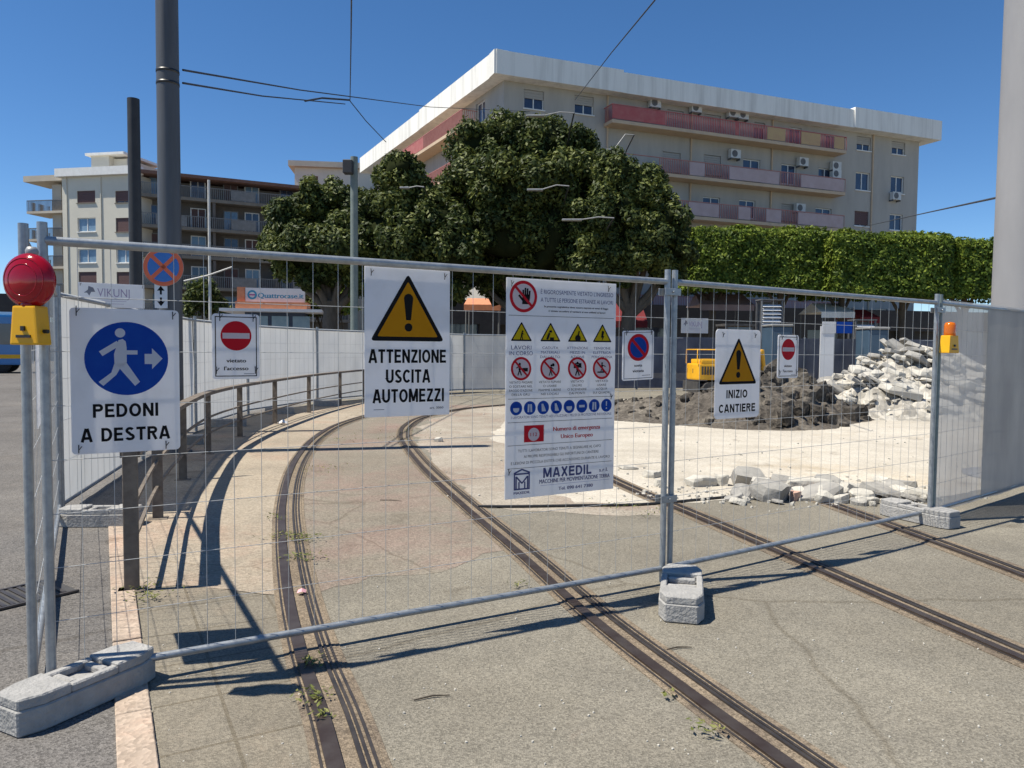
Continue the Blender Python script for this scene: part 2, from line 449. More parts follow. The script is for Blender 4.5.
def tram_rail(px, label, side, wide=1.0):
    path = smooth_path([gp(*p)[:2] for p in px])
    # run it on towards the camera, beyond the frame
    d0 = (path[0] - path[1]).normalized()
    path = [path[0] + d0 * k * 0.5 for k in range(6, 0, -1)] + path
    root = empty('tram_rail', path[0], label, 'tram rail', 'tram rails set in the paving')
    g = MB(); strip3(g, path, -0.112 * wide, 0.112 * wide, 0.0, 0.0085); strip3(g, path, -0.135, 0.135, 0.0, 0.0052); g.build('groove_fill', DIRT, root, world=True)
    h = MB(); strip3(h, path, side * -0.088 * wide, side * -0.028 * wide, 0.0, 0.019); h.build('rail_head', STEEL, root, world=True)
    k = MB(); strip3(k, path, side * 0.030 * wide, side * 0.046 * wide, 0.0, 0.017); strip3(k, path, side * 0.056 * wide, side * 0.068 * wide, 0.0, 0.014)
    k.build('guard_rail', STEEL2, root, world=True)
    e = MB(); strip3(e, path, side * 0.082 * wide, side * 0.094 * wide, 0.0, 0.013); strip3(e, path, side * -0.108 * wide, side * -0.098 * wide, 0.0, 0.012)
    e.build('edge_strip', STEEL2, root, world=True)
    return root
tram_rail(rail1_px, 'curved tram rail beside the sandy sidewalk strip, leftmost of the rails', 1)
tram_rail(rail2_px, 'curved tram rail running under the large site notice board', 1)
tram_rail(rail3_px, 'straight tram rail passing behind the middle fence foot towards the pale slab', 1, 0.8)
tram_rail(rail4_px, 'tram rail at the far right leading to the broken concrete chunks', 1, 0.75)
# ---------------------------------------------------------------- temporary fences
def at_depth_ground(px, Z, py=440):
    d = ray(px, py); p = EYE + d * (Z / d.y); return Vector((p.x, p.y, 0))
FA = Vector((-1.955, 3.10, 0)); FB = Vector((0.99, 4.75, 0)); FC = Vector((3.70, 6.55, 0)); FD = Vector((5.95, 8.35, 0))
SIDE_END = gp(60, 517)
WIRES = 0
def fence(name, a, b, label, cat='fence panel', group=None, h=2.0, sheet=None, post=GALV, wx=0.125, wz=0.245, brace=False, rt=0.019, rp=0.0195, gap=0.02, sheet_top=None, sheet_off=0.012, postdrop=0.0, rows=None):
    a = Vector(a); b = Vector(b)
    d = (b - a); L = d.length; rz = math.atan2(d.y, d.x)
    root = empty(name, (a.x, a.y, 0), label, cat, group, rz)
    x0, x1 = gap, L - gap
    for x in (x0, x1):
        MB().tube([(x, 0, 0.012 + postdrop), (x, 0, h)], rp, 12).build('post', post, root)
    MB().tube([(x0 + 0.01, 0, 0.10), (x1 - 0.01, 0, 0.10)], rt * 0.9, 10).build('bottom_rail', GALV, root)
    MB().tube([(x0 + 0.01, 0, h - 0.075), (x1 - 0.01, 0, h - 0.075)], rt, 12).build('top_rail', GALV, root)
    w = MB()
    n = int((x1 - x0) / wx)
    for i in range(1, n + 1):
        x = x0 + (x1 - x0) * i / (n + 1)
        w.tube([(x, 0.004, 0.10), (x, 0.004, h - 0.075)], 0.0014, 4, cap=False)
    m = int((h - 0.18) / wz)
    for j in range(1, m + 1):
        z = 0.10 + (h - 0.175) * j / (m + 1)
        w.tube([(x0, 0.0, z), (x1, 0.0, z)], 0.0016, 4, cap=False)
    w.build('wire_mesh', WIRE, root)
    if sheet:
        s = MB(); nx, nz = 28, 14
        zt = sheet_top or (h - 0.04); zb = 0.06
        vs = []
        sd = random.random() * 50
        for j in range(nz + 1):
            for i in range(nx + 1):
                x = x0 + (x1 - x0) * i / nx; z = zb + (zt - zb) * j / nz
                y = sheet_off + 0.03 * mnoise.noise(Vector((x * 1.4 + sd, z * 0.7, 0))) + 0.012 * mnoise.noise(Vector((x * 6 + sd, z * 2, 3)))
                vs.append((x, y, z))
        fs = [(j * (nx + 1) + i, j * (nx + 1) + i + 1, (j + 1) * (nx + 1) + i + 1, (j + 1) * (nx + 1) + i) for j in range(nz) for i in range(nx)]
        s.add(vs, fs, 0, True)
        s.build('dust_sheet', sheet, root)
    return root
f1 = fence('mesh_fence', FA, FB, 'open mesh fence panel carrying the three large white signs, nearest of all', group='mesh fence panels across the tracks')
f2 = fence('mesh_fence', FB + (FC - FB).normalized() * 0.022, FC, 'open mesh fence panel carrying the start of works sign and small no entry sign', group='mesh fence panels across the tracks')
f3 = fence('mesh_fence', FC + Vector((0.022, 0.02, 0)), FD, 'fence panel covered in grey see-through sheet at the right edge', group='mesh fence panels across the tracks', sheet=SHEETG, post=TEALP)
u0_ = 1.05; s = MB(); vs = []; LL3 = (FD - FC).length - .06
for j in range(15):
    for i in range(25):
        x = u0_ + (LL3 - u0_) * i / 24; z = .08 + 1.86 * j / 14
        vs.append((x, -.016 + .012 * mnoise.noise(Vector((x * 2, z, 7))), z))
s.add(vs, [(j * 25 + i, j * 25 + i + 1, (j + 1) * 25 + i + 1, (j + 1) * 25 + i) for j in range(14) for i in range(24)], 0, True)
s.build('dust_sheet', SHEETG2, f3)
sd_dir = (SIDE_END - FA).normalized()
f0 = fence('mesh_fence', FA + Vector((-0.075, 0.03, 0)), SIDE_END, 'mesh fence panel seen edge-on behind the red warning lamp', group='mesh fence panels across the tracks')

# clamps at the joints of the panels
def clamp(p, z, rz, lab):
    root = empty('fence_clamp', (p.x, p.y, z), lab, 'clamp', 'steel clamps joining the fence posts', rz)
    MB().cbox((0, -0.03, 0), (0.13, 0.006, 0.045)).cbox((0, 0.03, 0), (0.13, 0.006, 0.045)).build('jaw', GALV, root, bevel=0.002)
    MB().tube([(0, -0.045, 0), (0, 0.045, 0)], 0.007, 8).build('bolt', GALV, root)
clamp(FB, 1.86, R(30), 'upper steel clamp on the middle pair of posts')
clamp(FB, 0.55, R(30), 'lower steel clamp on the middle pair of posts')
clamp(FC + Vector((0.0, 0.0, 0)), 1.86, R(34), 'steel clamp on the right post under the amber lamp')

# concrete feet
def foot(p, heading, L, W, label, h=0.14, taper=0.72, z=0.0):
    root = empty('concrete_block', (p.x, p.y, z), label, 'concrete block', 'concrete feet of the fences', heading)
    hl, hw = L / 2, W / 2
    outline = [(-hl, -hw * taper), (-hl + 0.09, -hw), (hl - 0.09, -hw), (hl, -hw * taper), (hl, hw * taper), (hl - 0.09, hw), (-hl + 0.09, hw), (-hl, hw * taper)]
    MB().prism(outline, 0.003, h * 0.72).build('block', CONC, root, bevel=0.006)
    e = MB()
    for s in (-1, 1):
        e.prism([(s * (hl - 0.004), -hw * taper * 0.94), (s * (hl - 0.09), -hw * 0.95), (s * (hl - 0.20), -hw * 0.95), (s * (hl - 0.20), hw * 0.95), (s * (hl - 0.09), hw * 0.95), (s * (hl - 0.004), hw * taper * 0.94)][::s], h * 0.71, h * 1.02)
    for s in (-1, 1):
        e.cbox((0, s * (hw - 0.022), h * 0.84), (L - 0.40, 0.036, h * 0.24))
    for x in (-0.07, 0.07):
        e.cbox((x, 0, h * 0.82), (0.035, W - 0.09, h * 0.22))
    e.build('raised_rim', CONC, root, bevel=0.006)
    return root
a = gp(33, 737); b2 = gp(153, 683)
hd = math.atan2(b2.y - a.y, b2.x - a.x)
side = Vector((-math.sin(hd), math.cos(hd), 0))
ctr = (a + b2) / 2 + side * 0.105
foot(ctr, hd, (b2 - a).length + 0.08, 0.21, 'grey concrete foot under the twin posts at the left lamp', h=0.145)
ff = gp(681, 624); fd = Vector((ff.x, ff.y, 0)).normalized()
foot(ff + fd * 0.33, math.atan2(fd.y, fd.x), 0.66, 0.25, 'concrete foot under the middle fence joint, standing beside a rail', h=0.145)
foot(FC + Vector((-0.09, 0.03, 0)), R(117), 0.66, 0.22, 'concrete foot under the right fence post with the amber lamp', h=0.145)
foot(gp(96, 527) + Vector((0, 0.08, 0)), R(4), 0.62, 0.22, 'concrete foot at the start of the white sheeted fence beside the kerb', h=0.15)

# ---------------------------------------------------------------- signs
class G2:
    """flat print on a board: shapes in board coordinates (u right, v up), stacked in thin layers"""
    def __init__(s): s.segs = [MB()]; s.mats = []
    @property
    def mb(s): return s.segs[-1]
    def new(s):
        if s.segs[-1].v: s.segs.append(MB())
        return s
    def _mi(s, mat):
        if mat not in s.mats: s.mats.append(mat)
        return s.mats.index(mat)
    def poly(s, pts, mat, k=1):
        bm = bmesh.new()
        bm.faces.new([bm.verts.new((u, v, 0)) for u, v in pts])
        bmesh.ops.triangulate(bm, faces=bm.faces[:])
        bm.verts.ensure_lookup_table(); bm.normal_update()
        vs = [(v.co.x, -T2 - 0.0007 * k, v.co.y) for v in bm.verts]
        bm.verts.index_update()
        fs = []
        for f in bm.faces:
            i = [v.index for v in f.verts]
            fs.append(i if f.normal.z > 0 else i[::-1])
        bm.free()
        s.mb.add(vs, fs, s._mi(mat)); return s
    def disc(s, cu, cv, r, mat, k=1, n=40): return s.poly([(cu + r * math.cos(2 * math.pi * i / n), cv + r * math.sin(2 * math.pi * i / n)) for i in range(n)], mat, k)
    def ring(s, cu, cv, r0, r1, mat, k=1, n=40):
        for i in range(n):
            a, b = 2 * math.pi * i / n, 2 * math.pi * (i + 1) / n
            s.poly([(cu + r1 * math.cos(a), cv + r1 * math.sin(a)), (cu + r1 * math.cos(b), cv + r1 * math.sin(b)), (cu + r0 * math.cos(b), cv + r0 * math.sin(b)), (cu + r0 * math.cos(a), cv + r0 * math.sin(a))], mat, k)
        return s
    def rect(s, u0, v0, u1, v1, mat, k=1): return s.poly([(u0, v0), (u1, v0), (u1, v1), (u0, v1)], mat, k)
    def bar(s, p, q, w, mat, k=1):
        d = Vector((q[0] - p[0], q[1] - p[1])).normalized() * w / 2; nx, ny = -d.y, d.x
        return s.poly([(p[0] + nx, p[1] + ny), (p[0] - nx, p[1] - ny), (q[0] - nx, q[1] - ny), (q[0] + nx, q[1] + ny)], mat, k)
    def frame(s, u0, v0, u1, v1, w, mat, k=1):
        s.rect(u0, v0, u1, v0 + w, mat, k); s.rect(u0, v1 - w, u1, v1, mat, k); s.rect(u0, v0 + w, u0 + w, v1 - w, mat, k); s.rect(u1 - w, v0 + w, u1, v1 - w, mat, k); return s
    def text(s, body, u0, u1, vc, h, mat, bold=0.0, k=1, align='C'):
        """lettering whose capitals are h high, squeezed to fit u0..u1"""
        s.new(); cu = bpy.data.curves.new('lettering_tmp', 'FONT'); cu.body = body; cu.size = 1.0; cu.offset = 0.0; cu.resolution_u = 3
        ob = bpy.data.objects.new('lettering_tmp', cu); COL.objects.link(ob)
        dg = bpy.context.evaluated_depsgraph_get()
        me = bpy.data.meshes.new_from_object(ob.evaluated_get(dg))
        co = np.array([v.co[:] for v in me.vertices]).reshape(-1, 3)
        fs = [list(p.vertices) for p in me.polygons]
        bpy.data.objects.remove(ob); bpy.data.curves.remove(cu); bpy.data.meshes.remove(me)
        x0, x1 = co[:, 0].min(), co[:, 0].max()
        sy = h / 0.70
        sx = min(sy * 1.25, (u1 - u0) / (x1 - x0))
        w = sx * (x1 - x0)
        us = u0 if align == 'L' else (u0 + u1 - w) / 2
        for j, sh in enumerate((0, -0.03, 0.03) if bold else (0,)):
            vs = [(us + (x - x0 + sh) * sx, -T2 - 0.0007 * k - 0.0002 * j, vc - h / 2 + y * sy) for x, y, _ in co]
            s.mb.add(vs, fs, s._mi(mat))
        return s
    def stroke(s, pts, w, mat, k=1):
        P = [Vector(p) for p in pts]; n = len(P); L_, R_ = [], []
        closed = (P[0] - P[-1]).length < 1e-6
        for i in range(n):
            a = P[i] - P[i - 1] if i else (P[-1] - P[-2] if closed else P[1] - P[0])
            b = P[i + 1] - P[i] if i < n - 1 else (P[1] - P[0] if closed else P[-1] - P[-2])
            na = Vector((-a.y, a.x)).normalized(); nb = Vector((-b.y, b.x)).normalized(); m = (na + nb).normalized()
            m = m * (w / 2 / max(0.5, m.dot(na))); L_.append(P[i] + m); R_.append(P[i] - m)
        vs = []
        for l_, r_ in zip(L_, R_): vs += [(l_.x, -T2 - 0.0007 * k, l_.y), (r_.x, -T2 - 0.0007 * k, r_.y)]
        s.mb.add(vs, [(2 * i, 2 * i + 1, 2 * i + 3, 2 * i + 2) for i in range(n - 1)], s._mi(mat)); return s
    def caps(s, body, u0, u1, vc, h, mat, k=1, sw=0.195):
        """bold grotesque capitals drawn stroke by stroke"""
        s.new(); a = sw / 2
        def arc(cx, cy, rx, ry, t0, t1, n=14): return [(cx + rx * math.cos(R(t0 + (t1 - t0) * i / n)), cy + ry * math.sin(R(t0 + (t1 - t0) * i / n))) for i in range(n + 1)]
        G_ = {
            'A': (.76, [[(.08, 0), (.345, 1)], [(.68, 0), (.415, 1)], [(.2, .28), (.56, .28)]]),
            'C': (.72, [arc(.39, .5, .39 - a, .5 - a, 42, 318, 26)]),
            'D': (.72, [[(a, 0), (a, 1)], [(a, 1 - a), (.32, 1 - a)] + arc(.32, .5, .40 - a, .5 - a, 85, -85, 18) + [(.32, a), (a, a)]]),
            'E': (.62, [[(a, 0), (a, 1)], [(a, 1 - a), (.6, 1 - a)], [(a, .51), (.56, .51)], [(a, a), (.62, a)]]),
            'I': (sw, [[(a, 0), (a, 1)]]),
            'L': (.56, [[(a, 0), (a, 1)], [(a, a), (.56, a)]]),
            'M': (.88, [[(a, 0), (a, 1)], [(.88 - a, 0), (.88 - a, 1)], [(a * 1.3, 1), (.44, .08)], [(.88 - a * 1.3, 1), (.44, .08)]]),
            'N': (.72, [[(a, 0), (a, 1)], [(.72 - a, 0), (.72 - a, 1)], [(a, .98), (.72 - a, .02)]]),
            'O': (.80, [arc(.40, .5, .40 - a, .5 - a, 0, 360, 32)]),
            'P': (.66, [[(a, 0), (a, 1)], [(a, 1 - a), (.38, 1 - a)] + arc(.38, .72, .28 - a, .28 - a, 85, -85, 12) + [(.38, .44 + a), (a, .44 + a)]]),
            'R': (.70, [[(a, 0), (a, 1)], [(a, 1 - a), (.40, 1 - a)] + arc(.40, .73, .28 - a, .27 - a, 85, -85, 12) + [(.40, .46 + a), (a, .46 + a)], [(.38, .48), (.61, 0)]]),
            'S': (.66, [arc(.33, .735, .30 - a, .265 - a, 25, 250, 16) + arc(.33, .265, .33 - a, .265 - a, 75, -160, 18)]),
            'T': (.64, [[(.32, 0), (.32, 1)], [(0, 1 - a), (.64, 1 - a)]]),
            'U': (.72, [[(a, 1), (a, .36)] + arc(.36, .36, .36 - a, .36 - a, 180, 360, 16) + [(.72 - a, 1)]]),
            'X': (.70, [[(.09, 0), (.61, 1)], [(.61, 0), (.09, 1)]]),
            'Z': (.64, [[(.02, 1 - a), (.62, 1 - a)], [(.54, .90), (.10, .10)], [(0, a), (.64, a)]]),
            ' ': (.34, [])}
        gap = .12
        tot = sum(G_[c][0] for c in body) + gap * (len(body) - 1)
        sx = (u1 - u0) / tot; sx = min(sx, h * 1.15); x = (u0 + u1) / 2 - tot * sx / 2
        for i, c in enumerate(body):
            for st in G_[c][1]:
                s.stroke([(x + p[0] * sx, vc - h / 2 + p[1] * h) for p in st], sw * (sx * .5 + h * .5), mat, k + .25 * (i % 2))
            x += (G_[c][0] + gap) * sx
        return s
    def build(s, name, parent):
        o = None
        for sg in s.segs:
            if not sg.v: continue
            used = sorted(set(sg.m)); sg.m = [used.index(i) for i in sg.m]
            o = sg.build(name, [s.mats[i] for i in used], parent)
        return o
T2 = 0.002
def rrect(w, h, r, n=5):
    out = []
    for cx, cy, a0 in ((w / 2 - r, r, -90), (w / 2 - r, h - r, 0), (-w / 2 + r, h - r, 90), (-w / 2 + r, r, 180)):
        for i in range(n + 1):
            t = R(a0 + 90 * i / n); out.append((cx + r * math.cos(t), cy + r * math.sin(t)))
    return out
def board(name, loc, rz, w, h, label, cat, group=None, mat=None, r=0.012, tilt=0.0, bend=0.0, rx=0.0):
    """board whose lower edge centre is at loc, facing local -y"""
    poly = rrect(w, h, r)
    mb = MB(); n = len(poly)
    vs = [(u, -T2, v) for u, v in poly] + [(u, T2, v) for u, v in poly]
    mb.add(vs, [tuple(range(n)), tuple(reversed(range(n, 2 * n)))] + [(i, i + n, (i + 1) % n + n, (i + 1) % n) for i in range(n)])
    o = mb.build(name, mat or SIGNW)
    o.location = loc; o.rotation_euler = (rx, tilt, rz)
    return tag(o, label, cat, group)
def ties(parent, pts):
    t = MB()
    for u, v in pts:
        t.tube([(u, -0.006, v - 0.012), (u, -0.010, v), (u, -0.004, v + 0.02), (u, 0.03, v + 0.03)], 0.0022, 5)
        t.tube([(u, -0.008, v), (u + 0.012, -0.012, v + 0.016)], 0.0018, 5)
    t.build('cable_tie', TIE, parent)
def on_fence(A, B, px0, px1, py_top, py_bot, off=0.034):
    """place on a fence plane the rectangle the photo shows between two columns; returns lower centre, width, height, heading"""
    d = (B - A); d.z = 0; L = d.length; d.normalize(); nn = Vector((d.y, -d.x, 0))
    def hit(px, py):
        r = ray(px, py); P0 = A + nn * off - EYE
        t = P0.dot(nn) / r.dot(nn); return EYE + r * t
    pl0, pl1 = hit(px0, (py_top + py_bot) / 2), hit(px1, (py_top + py_bot) / 2)
    mid = (px0 + px1) / 2
    top, bot = hit(mid, py_top).z, hit(mid, py_bot).z
    w = (Vector((pl1.x, pl1.y, 0)) - Vector((pl0.x, pl0.y, 0))).length
    c = (pl0 + pl1) / 2
    return Vector((c.x, c.y, bot)), w, top - bot, math.atan2(d.y, d.x)

def tri(g, cu, vb, w, h, border, fill, black, k=1, rr=0.06):
    def rt(cu, vb, w, h, r):
        pts = []
        P = [Vector((cu - w / 2, vb)), Vector((cu + w / 2, vb)), Vector((cu, vb + h))]
        for i in range(3):
            p, q, s_ = P[i], P[i - 1], P[(i + 1) % 3]
            a = p + (q - p).normalized() * r; b = p + (s_ - p).normalized() * r
            for j in range(5):
                t = j / 4
                pts.append(tuple((1 - t) ** 2 * a + 2 * t * (1 - t) * p + t * t * b))
        return pts
    g.poly(rt(cu, vb, w, h, w * rr), black, k)
    iw = w - border * 3.3; ih = h * iw / w
    g.poly(rt(cu, vb + border, iw, ih, w * rr * 0.4), fill, k + 1)
def exclaim(g, cu, v0, h, mat, k=3):
    w = h * 0.26
    g.disc(cu, v0 + w * 0.42, w * 0.42, mat, k)
    g.poly([(cu - w * 0.26, v0 + h * 0.30)] + [(cu + w * 0.26, v0 + h * 0.30)] + [(cu + w * 0.5 * math.cos(t), v0 + h - w * 0.5 + w * 0.5 * math.sin(t)) for t in [math.pi * i / 8 for i in range(9)]], mat, k)

# pedestrians keep right
p, w, h, rz = on_fence(FA, FB, 70.5, 179.5, 309, 452)
s = board('pedestrian_sign', p, rz, w, h, 'white sign with blue disc and walking figure reading PEDONI A DESTRA', 'sign', 'signs tied to the mesh fence', r=0.018)
g = G2()
cv = h * 0.655; rr = h * 0.255
g.poly([(w * 0.385 * math.cos(2 * math.pi * i / 56) + 0.003, cv + rr * math.sin(2 * math.pi * i / 56)) for i in range(56)], SIGNB, 1)
q = rr
def wp(x, y): return (0.003 + x * w * 0.385, cv + y * q)
g.disc(*wp(-0.16, 0.70), q * 0.125, SIGNP, 2)
g.poly([wp(*t) for t in [(-0.20, 0.50), (-0.10, 0.535), (-0.03, 0.47), (-0.01, 0.30), (-0.01, -0.10), (-0.10, -0.22), (-0.30, -0.18), (-0.31, 0.12)]], SIGNP, 2)
g.bar(wp(-0.20, 0.42), wp(-0.62, 0.13), q * 0.15, SIGNP, 2)
g.bar(wp(-0.02, 0.17), wp(0.25, 0.17), q * 0.115, SIGNP, 2)
g.poly([wp(*t) for t in [(-0.30, -0.12), (-0.14, -0.20), (-0.26, -0.44), (-0.57, -0.74), (-0.68, -0.63), (-0.38, -0.38)]], SIGNP, 2)
g.poly([wp(*t) for t in [(-0.24, -0.14), (-0.05, -0.06), (0.30, -0.64), (0.18, -0.75), (-0.16, -0.30)]], SIGNP, 2)
g.poly([wp(*t) for t in [(0.42, 0.13), (0.60, 0.13), (0.60, 0.29), (0.86, 0.0), (0.60, -0.29), (0.60, -0.15), (0.42, -0.15)]], SIGNP, 2)
g.build('symbol', s)
g = G2()
g.caps('PEDONI', -w * 0.31, w * 0.29, h * 0.295, h * 0.094, SIGNK)
g.caps('A DESTRA', -w * 0.42, w * 0.40, h * 0.128, h * 0.094, SIGNK)
g.build('lettering', s)
ties(s, [(-w * 0.44, h * 0.965), (w * 0.44, h * 0.955), (-w * 0.44, h * 0.03), (w * 0.36, h * 0.03)])

# trucks leaving
p, w, h, rz = on_fence(FA, FB, 364.5, 449.5, 268.5, 416)
s = board('warning_sign', p, rz, w, h, 'white sign with amber triangle reading ATTENZIONE USCITA AUTOMEZZI', 'sign', 'signs tied to the mesh fence', r=0.004)
g = G2()
tri(g, -0.002, h * 0.51, w * 0.87, h * 0.455, w * 0.048, SIGNO, SIGNK)
exclaim(g, 0, h * 0.575, h * 0.255, SIGNK)
g.build('symbol', s)
g = G2()
g.caps('ATTENZIONE', -w * 0.455, w * 0.455, h * 0.408, h * 0.092, SIGNK)
g.caps('USCITA', -w * 0.26, w * 0.26, h * 0.272, h * 0.092, SIGNK)
g.caps('AUTOMEZZI', -w * 0.41, w * 0.43, h * 0.140, h * 0.092, SIGNK)
g.rect(-w * 0.40, h * 0.048, -w * 0.28, h * 0.052, SIGNG)
g.text('art. 3060', w * 0.24, w * 0.44, h * 0.052, h * 0.016, SIGNG, 0.01)
g.build('lettering', s)
ties(s, [(-w * 0.43, h * 0.955), (w * 0.43, h * 0.955)])

# small no entry, on the near panel
def no_entry(p, w, h, rz, label, l1, l2):
    s = board('no_entry_sign', p, rz, w, h, label, 'sign', 'signs tied to the mesh fence', r=0.016)
    g = G2()
    g.frame(-w * 0.44, h * 0.04, w * 0.44, h * 0.96, w * 0.02, SIGNK)
    cv = h * 0.665
    g.disc(0, cv, w * 0.325, SIGNR, 1)
    g.rect(-w * 0.285, cv - w * 0.062, w * 0.285, cv + w * 0.062, SIGNP, 2)
    g.build('symbol', s)
    g = G2()
    g.text(l1, -w * 0.27, w * 0.27, h * 0.285, h * 0.058, SIGNK, 0.02)
    g.text(l2, -w * 0.39, w * 0.39, h * 0.165, h * 0.058, SIGNK, 0.02)
    g.rect(w * 0.16, h * 0.075, w * 0.38, h * 0.085, SIGNG)
    g.build('lettering', s)
    ties(s, [(-w * 0.34, h * 0.93), (w * 0.36, h * 0.93), (-w * 0.42, h * 0.12), (w * 0.40, h * 0.12)])
p, w, h, rz = on_fence(FA, FB, 212, 259.5, 314, 379)
no_entry(p, w, h, rz, 'small red no entry sign reading vietato l\'accesso, between the two larger left signs', 'vietato', "l'accesso")
p, w, h, rz = on_fence(FB, FC, 777.5, 798, 335, 378)
no_entry(p, w, h, rz, 'smallest no entry sign, in front of the brown soil heap', 'vietato', "l'accesso")

# no stopping
p, w, h, rz = on_fence(FA, FB, 622.5, 653.5, 330.5, 380)
s = board('no_parking_sign', p, rz, w, h, 'small white sign with blue and red disc reading sosta vietata', 'sign', 'signs tied to the mesh fence', r=0.012, tilt=R(-2), rx=R(2))
g = G2()
g.frame(-w * 0.46, h * 0.03, w * 0.46, h * 0.97, w * 0.018, SIGNG)
cv = h * 0.66
g.disc(0, cv, w * 0.345, SIGNR, 1); g.disc(0, cv, w * 0.265, SIGNB, 2)
g.bar((-w * 0.20, cv + w * 0.20), (w * 0.20, cv - w * 0.20), w * 0.075, SIGNR, 3)
g.build('symbol', s)
g = G2(); g.text('sosta', -w * 0.27, w * 0.27, h * 0.30, h * 0.055, SIGNK, 0.02); g.text('vietata', -w * 0.35, w * 0.35, h * 0.19, h * 0.06, SIGNK, 0.02)
g.rect(w * 0.12, h * 0.085, w * 0.40, h * 0.097, SIGNG); g.build('lettering', s)
ties(s, [(-w * 0.4, h * 0.95), (w * 0.4, h * 0.95)])

# start of works
p, w, h, rz = on_fence(FB, FC, 715, 759.5, 329.5, 418)
s = board('works_sign', p, rz, w, h, 'white sign with amber warning triangle reading INIZIO CANTIERE', 'sign', 'signs tied to the mesh fence', r=0.03)
g = G2()
tri(g, 0, h * 0.385, w * 0.86, h * 0.53, w * 0.042, SIGNO, SIGNK)
exclaim(g, 0, h * 0.455, h * 0.315, SIGNK)
g.build('symbol', s)
g = G2(); g.caps('INIZIO', -w * 0.27, w * 0.24, h * 0.275, h * 0.092, SIGNK); g.caps('CANTIERE', -w * 0.44, w * 0.44, h * 0.115, h * 0.092, SIGNK)
g.build('lettering', s)
ties(s, [(-w * 0.36, h * 0.93), (w * 0.36, h * 0.93)])

# the big site board
p, w, h, rz = on_fence(FA, FB, 505.5, 614.5, 280.5, 494)
s = board('site_notice_board', p, rz, w, h, 'tall white site notice board full of pictograms with MAXEDIL at its foot', 'notice board', 'signs tied to the mesh fence', r=0.003)
U = lambda f: (f - 0.5) * w
V = lambda f: (1 - f) * h
g = G2(); t = G2()
def prohibit(fu, fv, r, k=1):
    g.new(); g.disc(U(fu), V(fv), r, SIGNR, k); g.disc(U(fu), V(fv), r * 0.80, SIGNP, k + 1)
def slash(fu, fv, r, k=4): g.bar((U(fu) - r * 0.62, V(fv) + r * 0.62), (U(fu) + r * 0.62, V(fv) - r * 0.62), r * 0.17, SIGNR, k)
def man(cu, cv, sz, mat, k=3, lean=0.0, arm=0.5):
    g.disc(cu + lean * sz * 0.3, cv + sz * 0.40, sz * 0.10, mat, k, 12)
    g.bar((cu + lean * sz * 0.2, cv + sz * 0.29), (cu, cv - sz * 0.08), sz * 0.20, mat, k)
    g.bar((cu, cv - sz * 0.05), (cu - sz * 0.16, cv - sz * 0.48), sz * 0.10, mat, k)
    g.bar((cu, cv - sz * 0.05), (cu + sz * 0.16, cv - sz * 0.48), sz * 0.10, mat, k)
    g.bar((cu, cv + sz * 0.24), (cu + sz * arm * 0.6, cv + sz * 0.08), sz * 0.08, mat, k)
r0 = w * 0.118
prohibit(0.145, 0.082, r0)
hu, hv = U(0.165), V(0.082)
g.poly([(hu - r0 * .28, hv - r0 * .48), (hu + r0 * .22, hv - r0 * .48), (hu + r0 * .30, hv - r0 * .05), (hu + r0 * .28, hv + r0 * .15), (hu - r0 * .24, hv + r0 * .12)], SIGNK, 3)
for i, (dx, hh) in enumerate(((-.18, .42), (-.04, .55), (.10, .52), (.24, .38))):
    g.bar((hu + r0 * dx, hv), (hu + r0 * dx * 1.15, hv + r0 * hh), r0 * .12, SIGNK, 3)
g.bar((hu - r0 * .2, hv - r0 * .25), (hu - r0 * .52, hv + r0 * .08), r0 * .14, SIGNK, 3)
slash(0.145, 0.082, r0)
t.text("È RIGOROSAMENTE VIETATO L'INGRESSO", U(.295), U(.97), V(.056), h * .019, SIGNV, 0.0)
t.text('A TUTTE LE PERSONE ESTRANEE AI LAVORI', U(.295), U(.97), V(.092), h * .019, SIGNV, 0.0)
t.text('la presente segnaletica deve essere esposta ai sensi di legge', U(.30), U(.95), V(.122), h * .0085, SIGNK, 0.02)
t.text('è vietato accedere al cantiere ai non addetti ai lavori', U(.30), U(.96), V(.142), h * .0085, SIGNK, 0.02)
for f in (.168, .545, .652, .757, .862): t.rect(U(.02), V(f) - h * .001, U(.98), V(f) + h * .001, SIGNK)
caps = (('LAVORI', 'IN CORSO'), ('CADUTA', 'MATERIALI', "DALL'ALTO"), ('ATTENZIONE', 'MEZZI IN', 'AZIONE'), ('TENSIONE', 'ELETTRICA', 'PERICOLOSA'))
for i, fu in enumerate((.13, .385, .635, .87)):
    g.new(); tri(g, U(fu), V(.283), w * .185, h * .088, w * .012, SIGNY, SIGNK)
    cu, cv = U(fu), V(.262)
    if i == 0: man(cu, cv + h * .006, h * .042, SIGNK, 4, 0.4)
    elif i == 1:
        g.bar((cu - w * .03, cv - h * .012), (cu - w * .01, cv + h * .018), w * .018, SIGNK, 4); g.rect(cu - w * .005, cv - h * .014, cu + w * .03, cv - h * .002, SIGNK, 4); g.rect(cu - w * .012, cv + h * .02, cu + w * .012, cv + h * .03, SIGNK, 4)
    elif i == 2:
        g.disc(cu, cv - h * .004, w * .026, SIGNK, 4, 14); g.bar((cu, cv), (cu + w * .012, cv + h * .03), w * .012, SIGNK, 4)
    else:
        g.poly([(cu - w * .004, cv + h * .034), (cu + w * .016, cv + h * .030), (cu + w * .006, cv + h * .008), (cu + w * .018, cv + h * .008), (cu - w * .008, cv - h * .018), (cu - w * .001, cv + h * .001), (cu - w * .014, cv + h * .001)], SIGNK, 4)
    for j, c in enumerate(caps[i]):
        big = i == 0
        t.text(c, U(fu - .10), U(fu + .10), V(.312 + j * (.026 if big else .021)), h * (.018 if big else .012), SIGNV, 0.0)
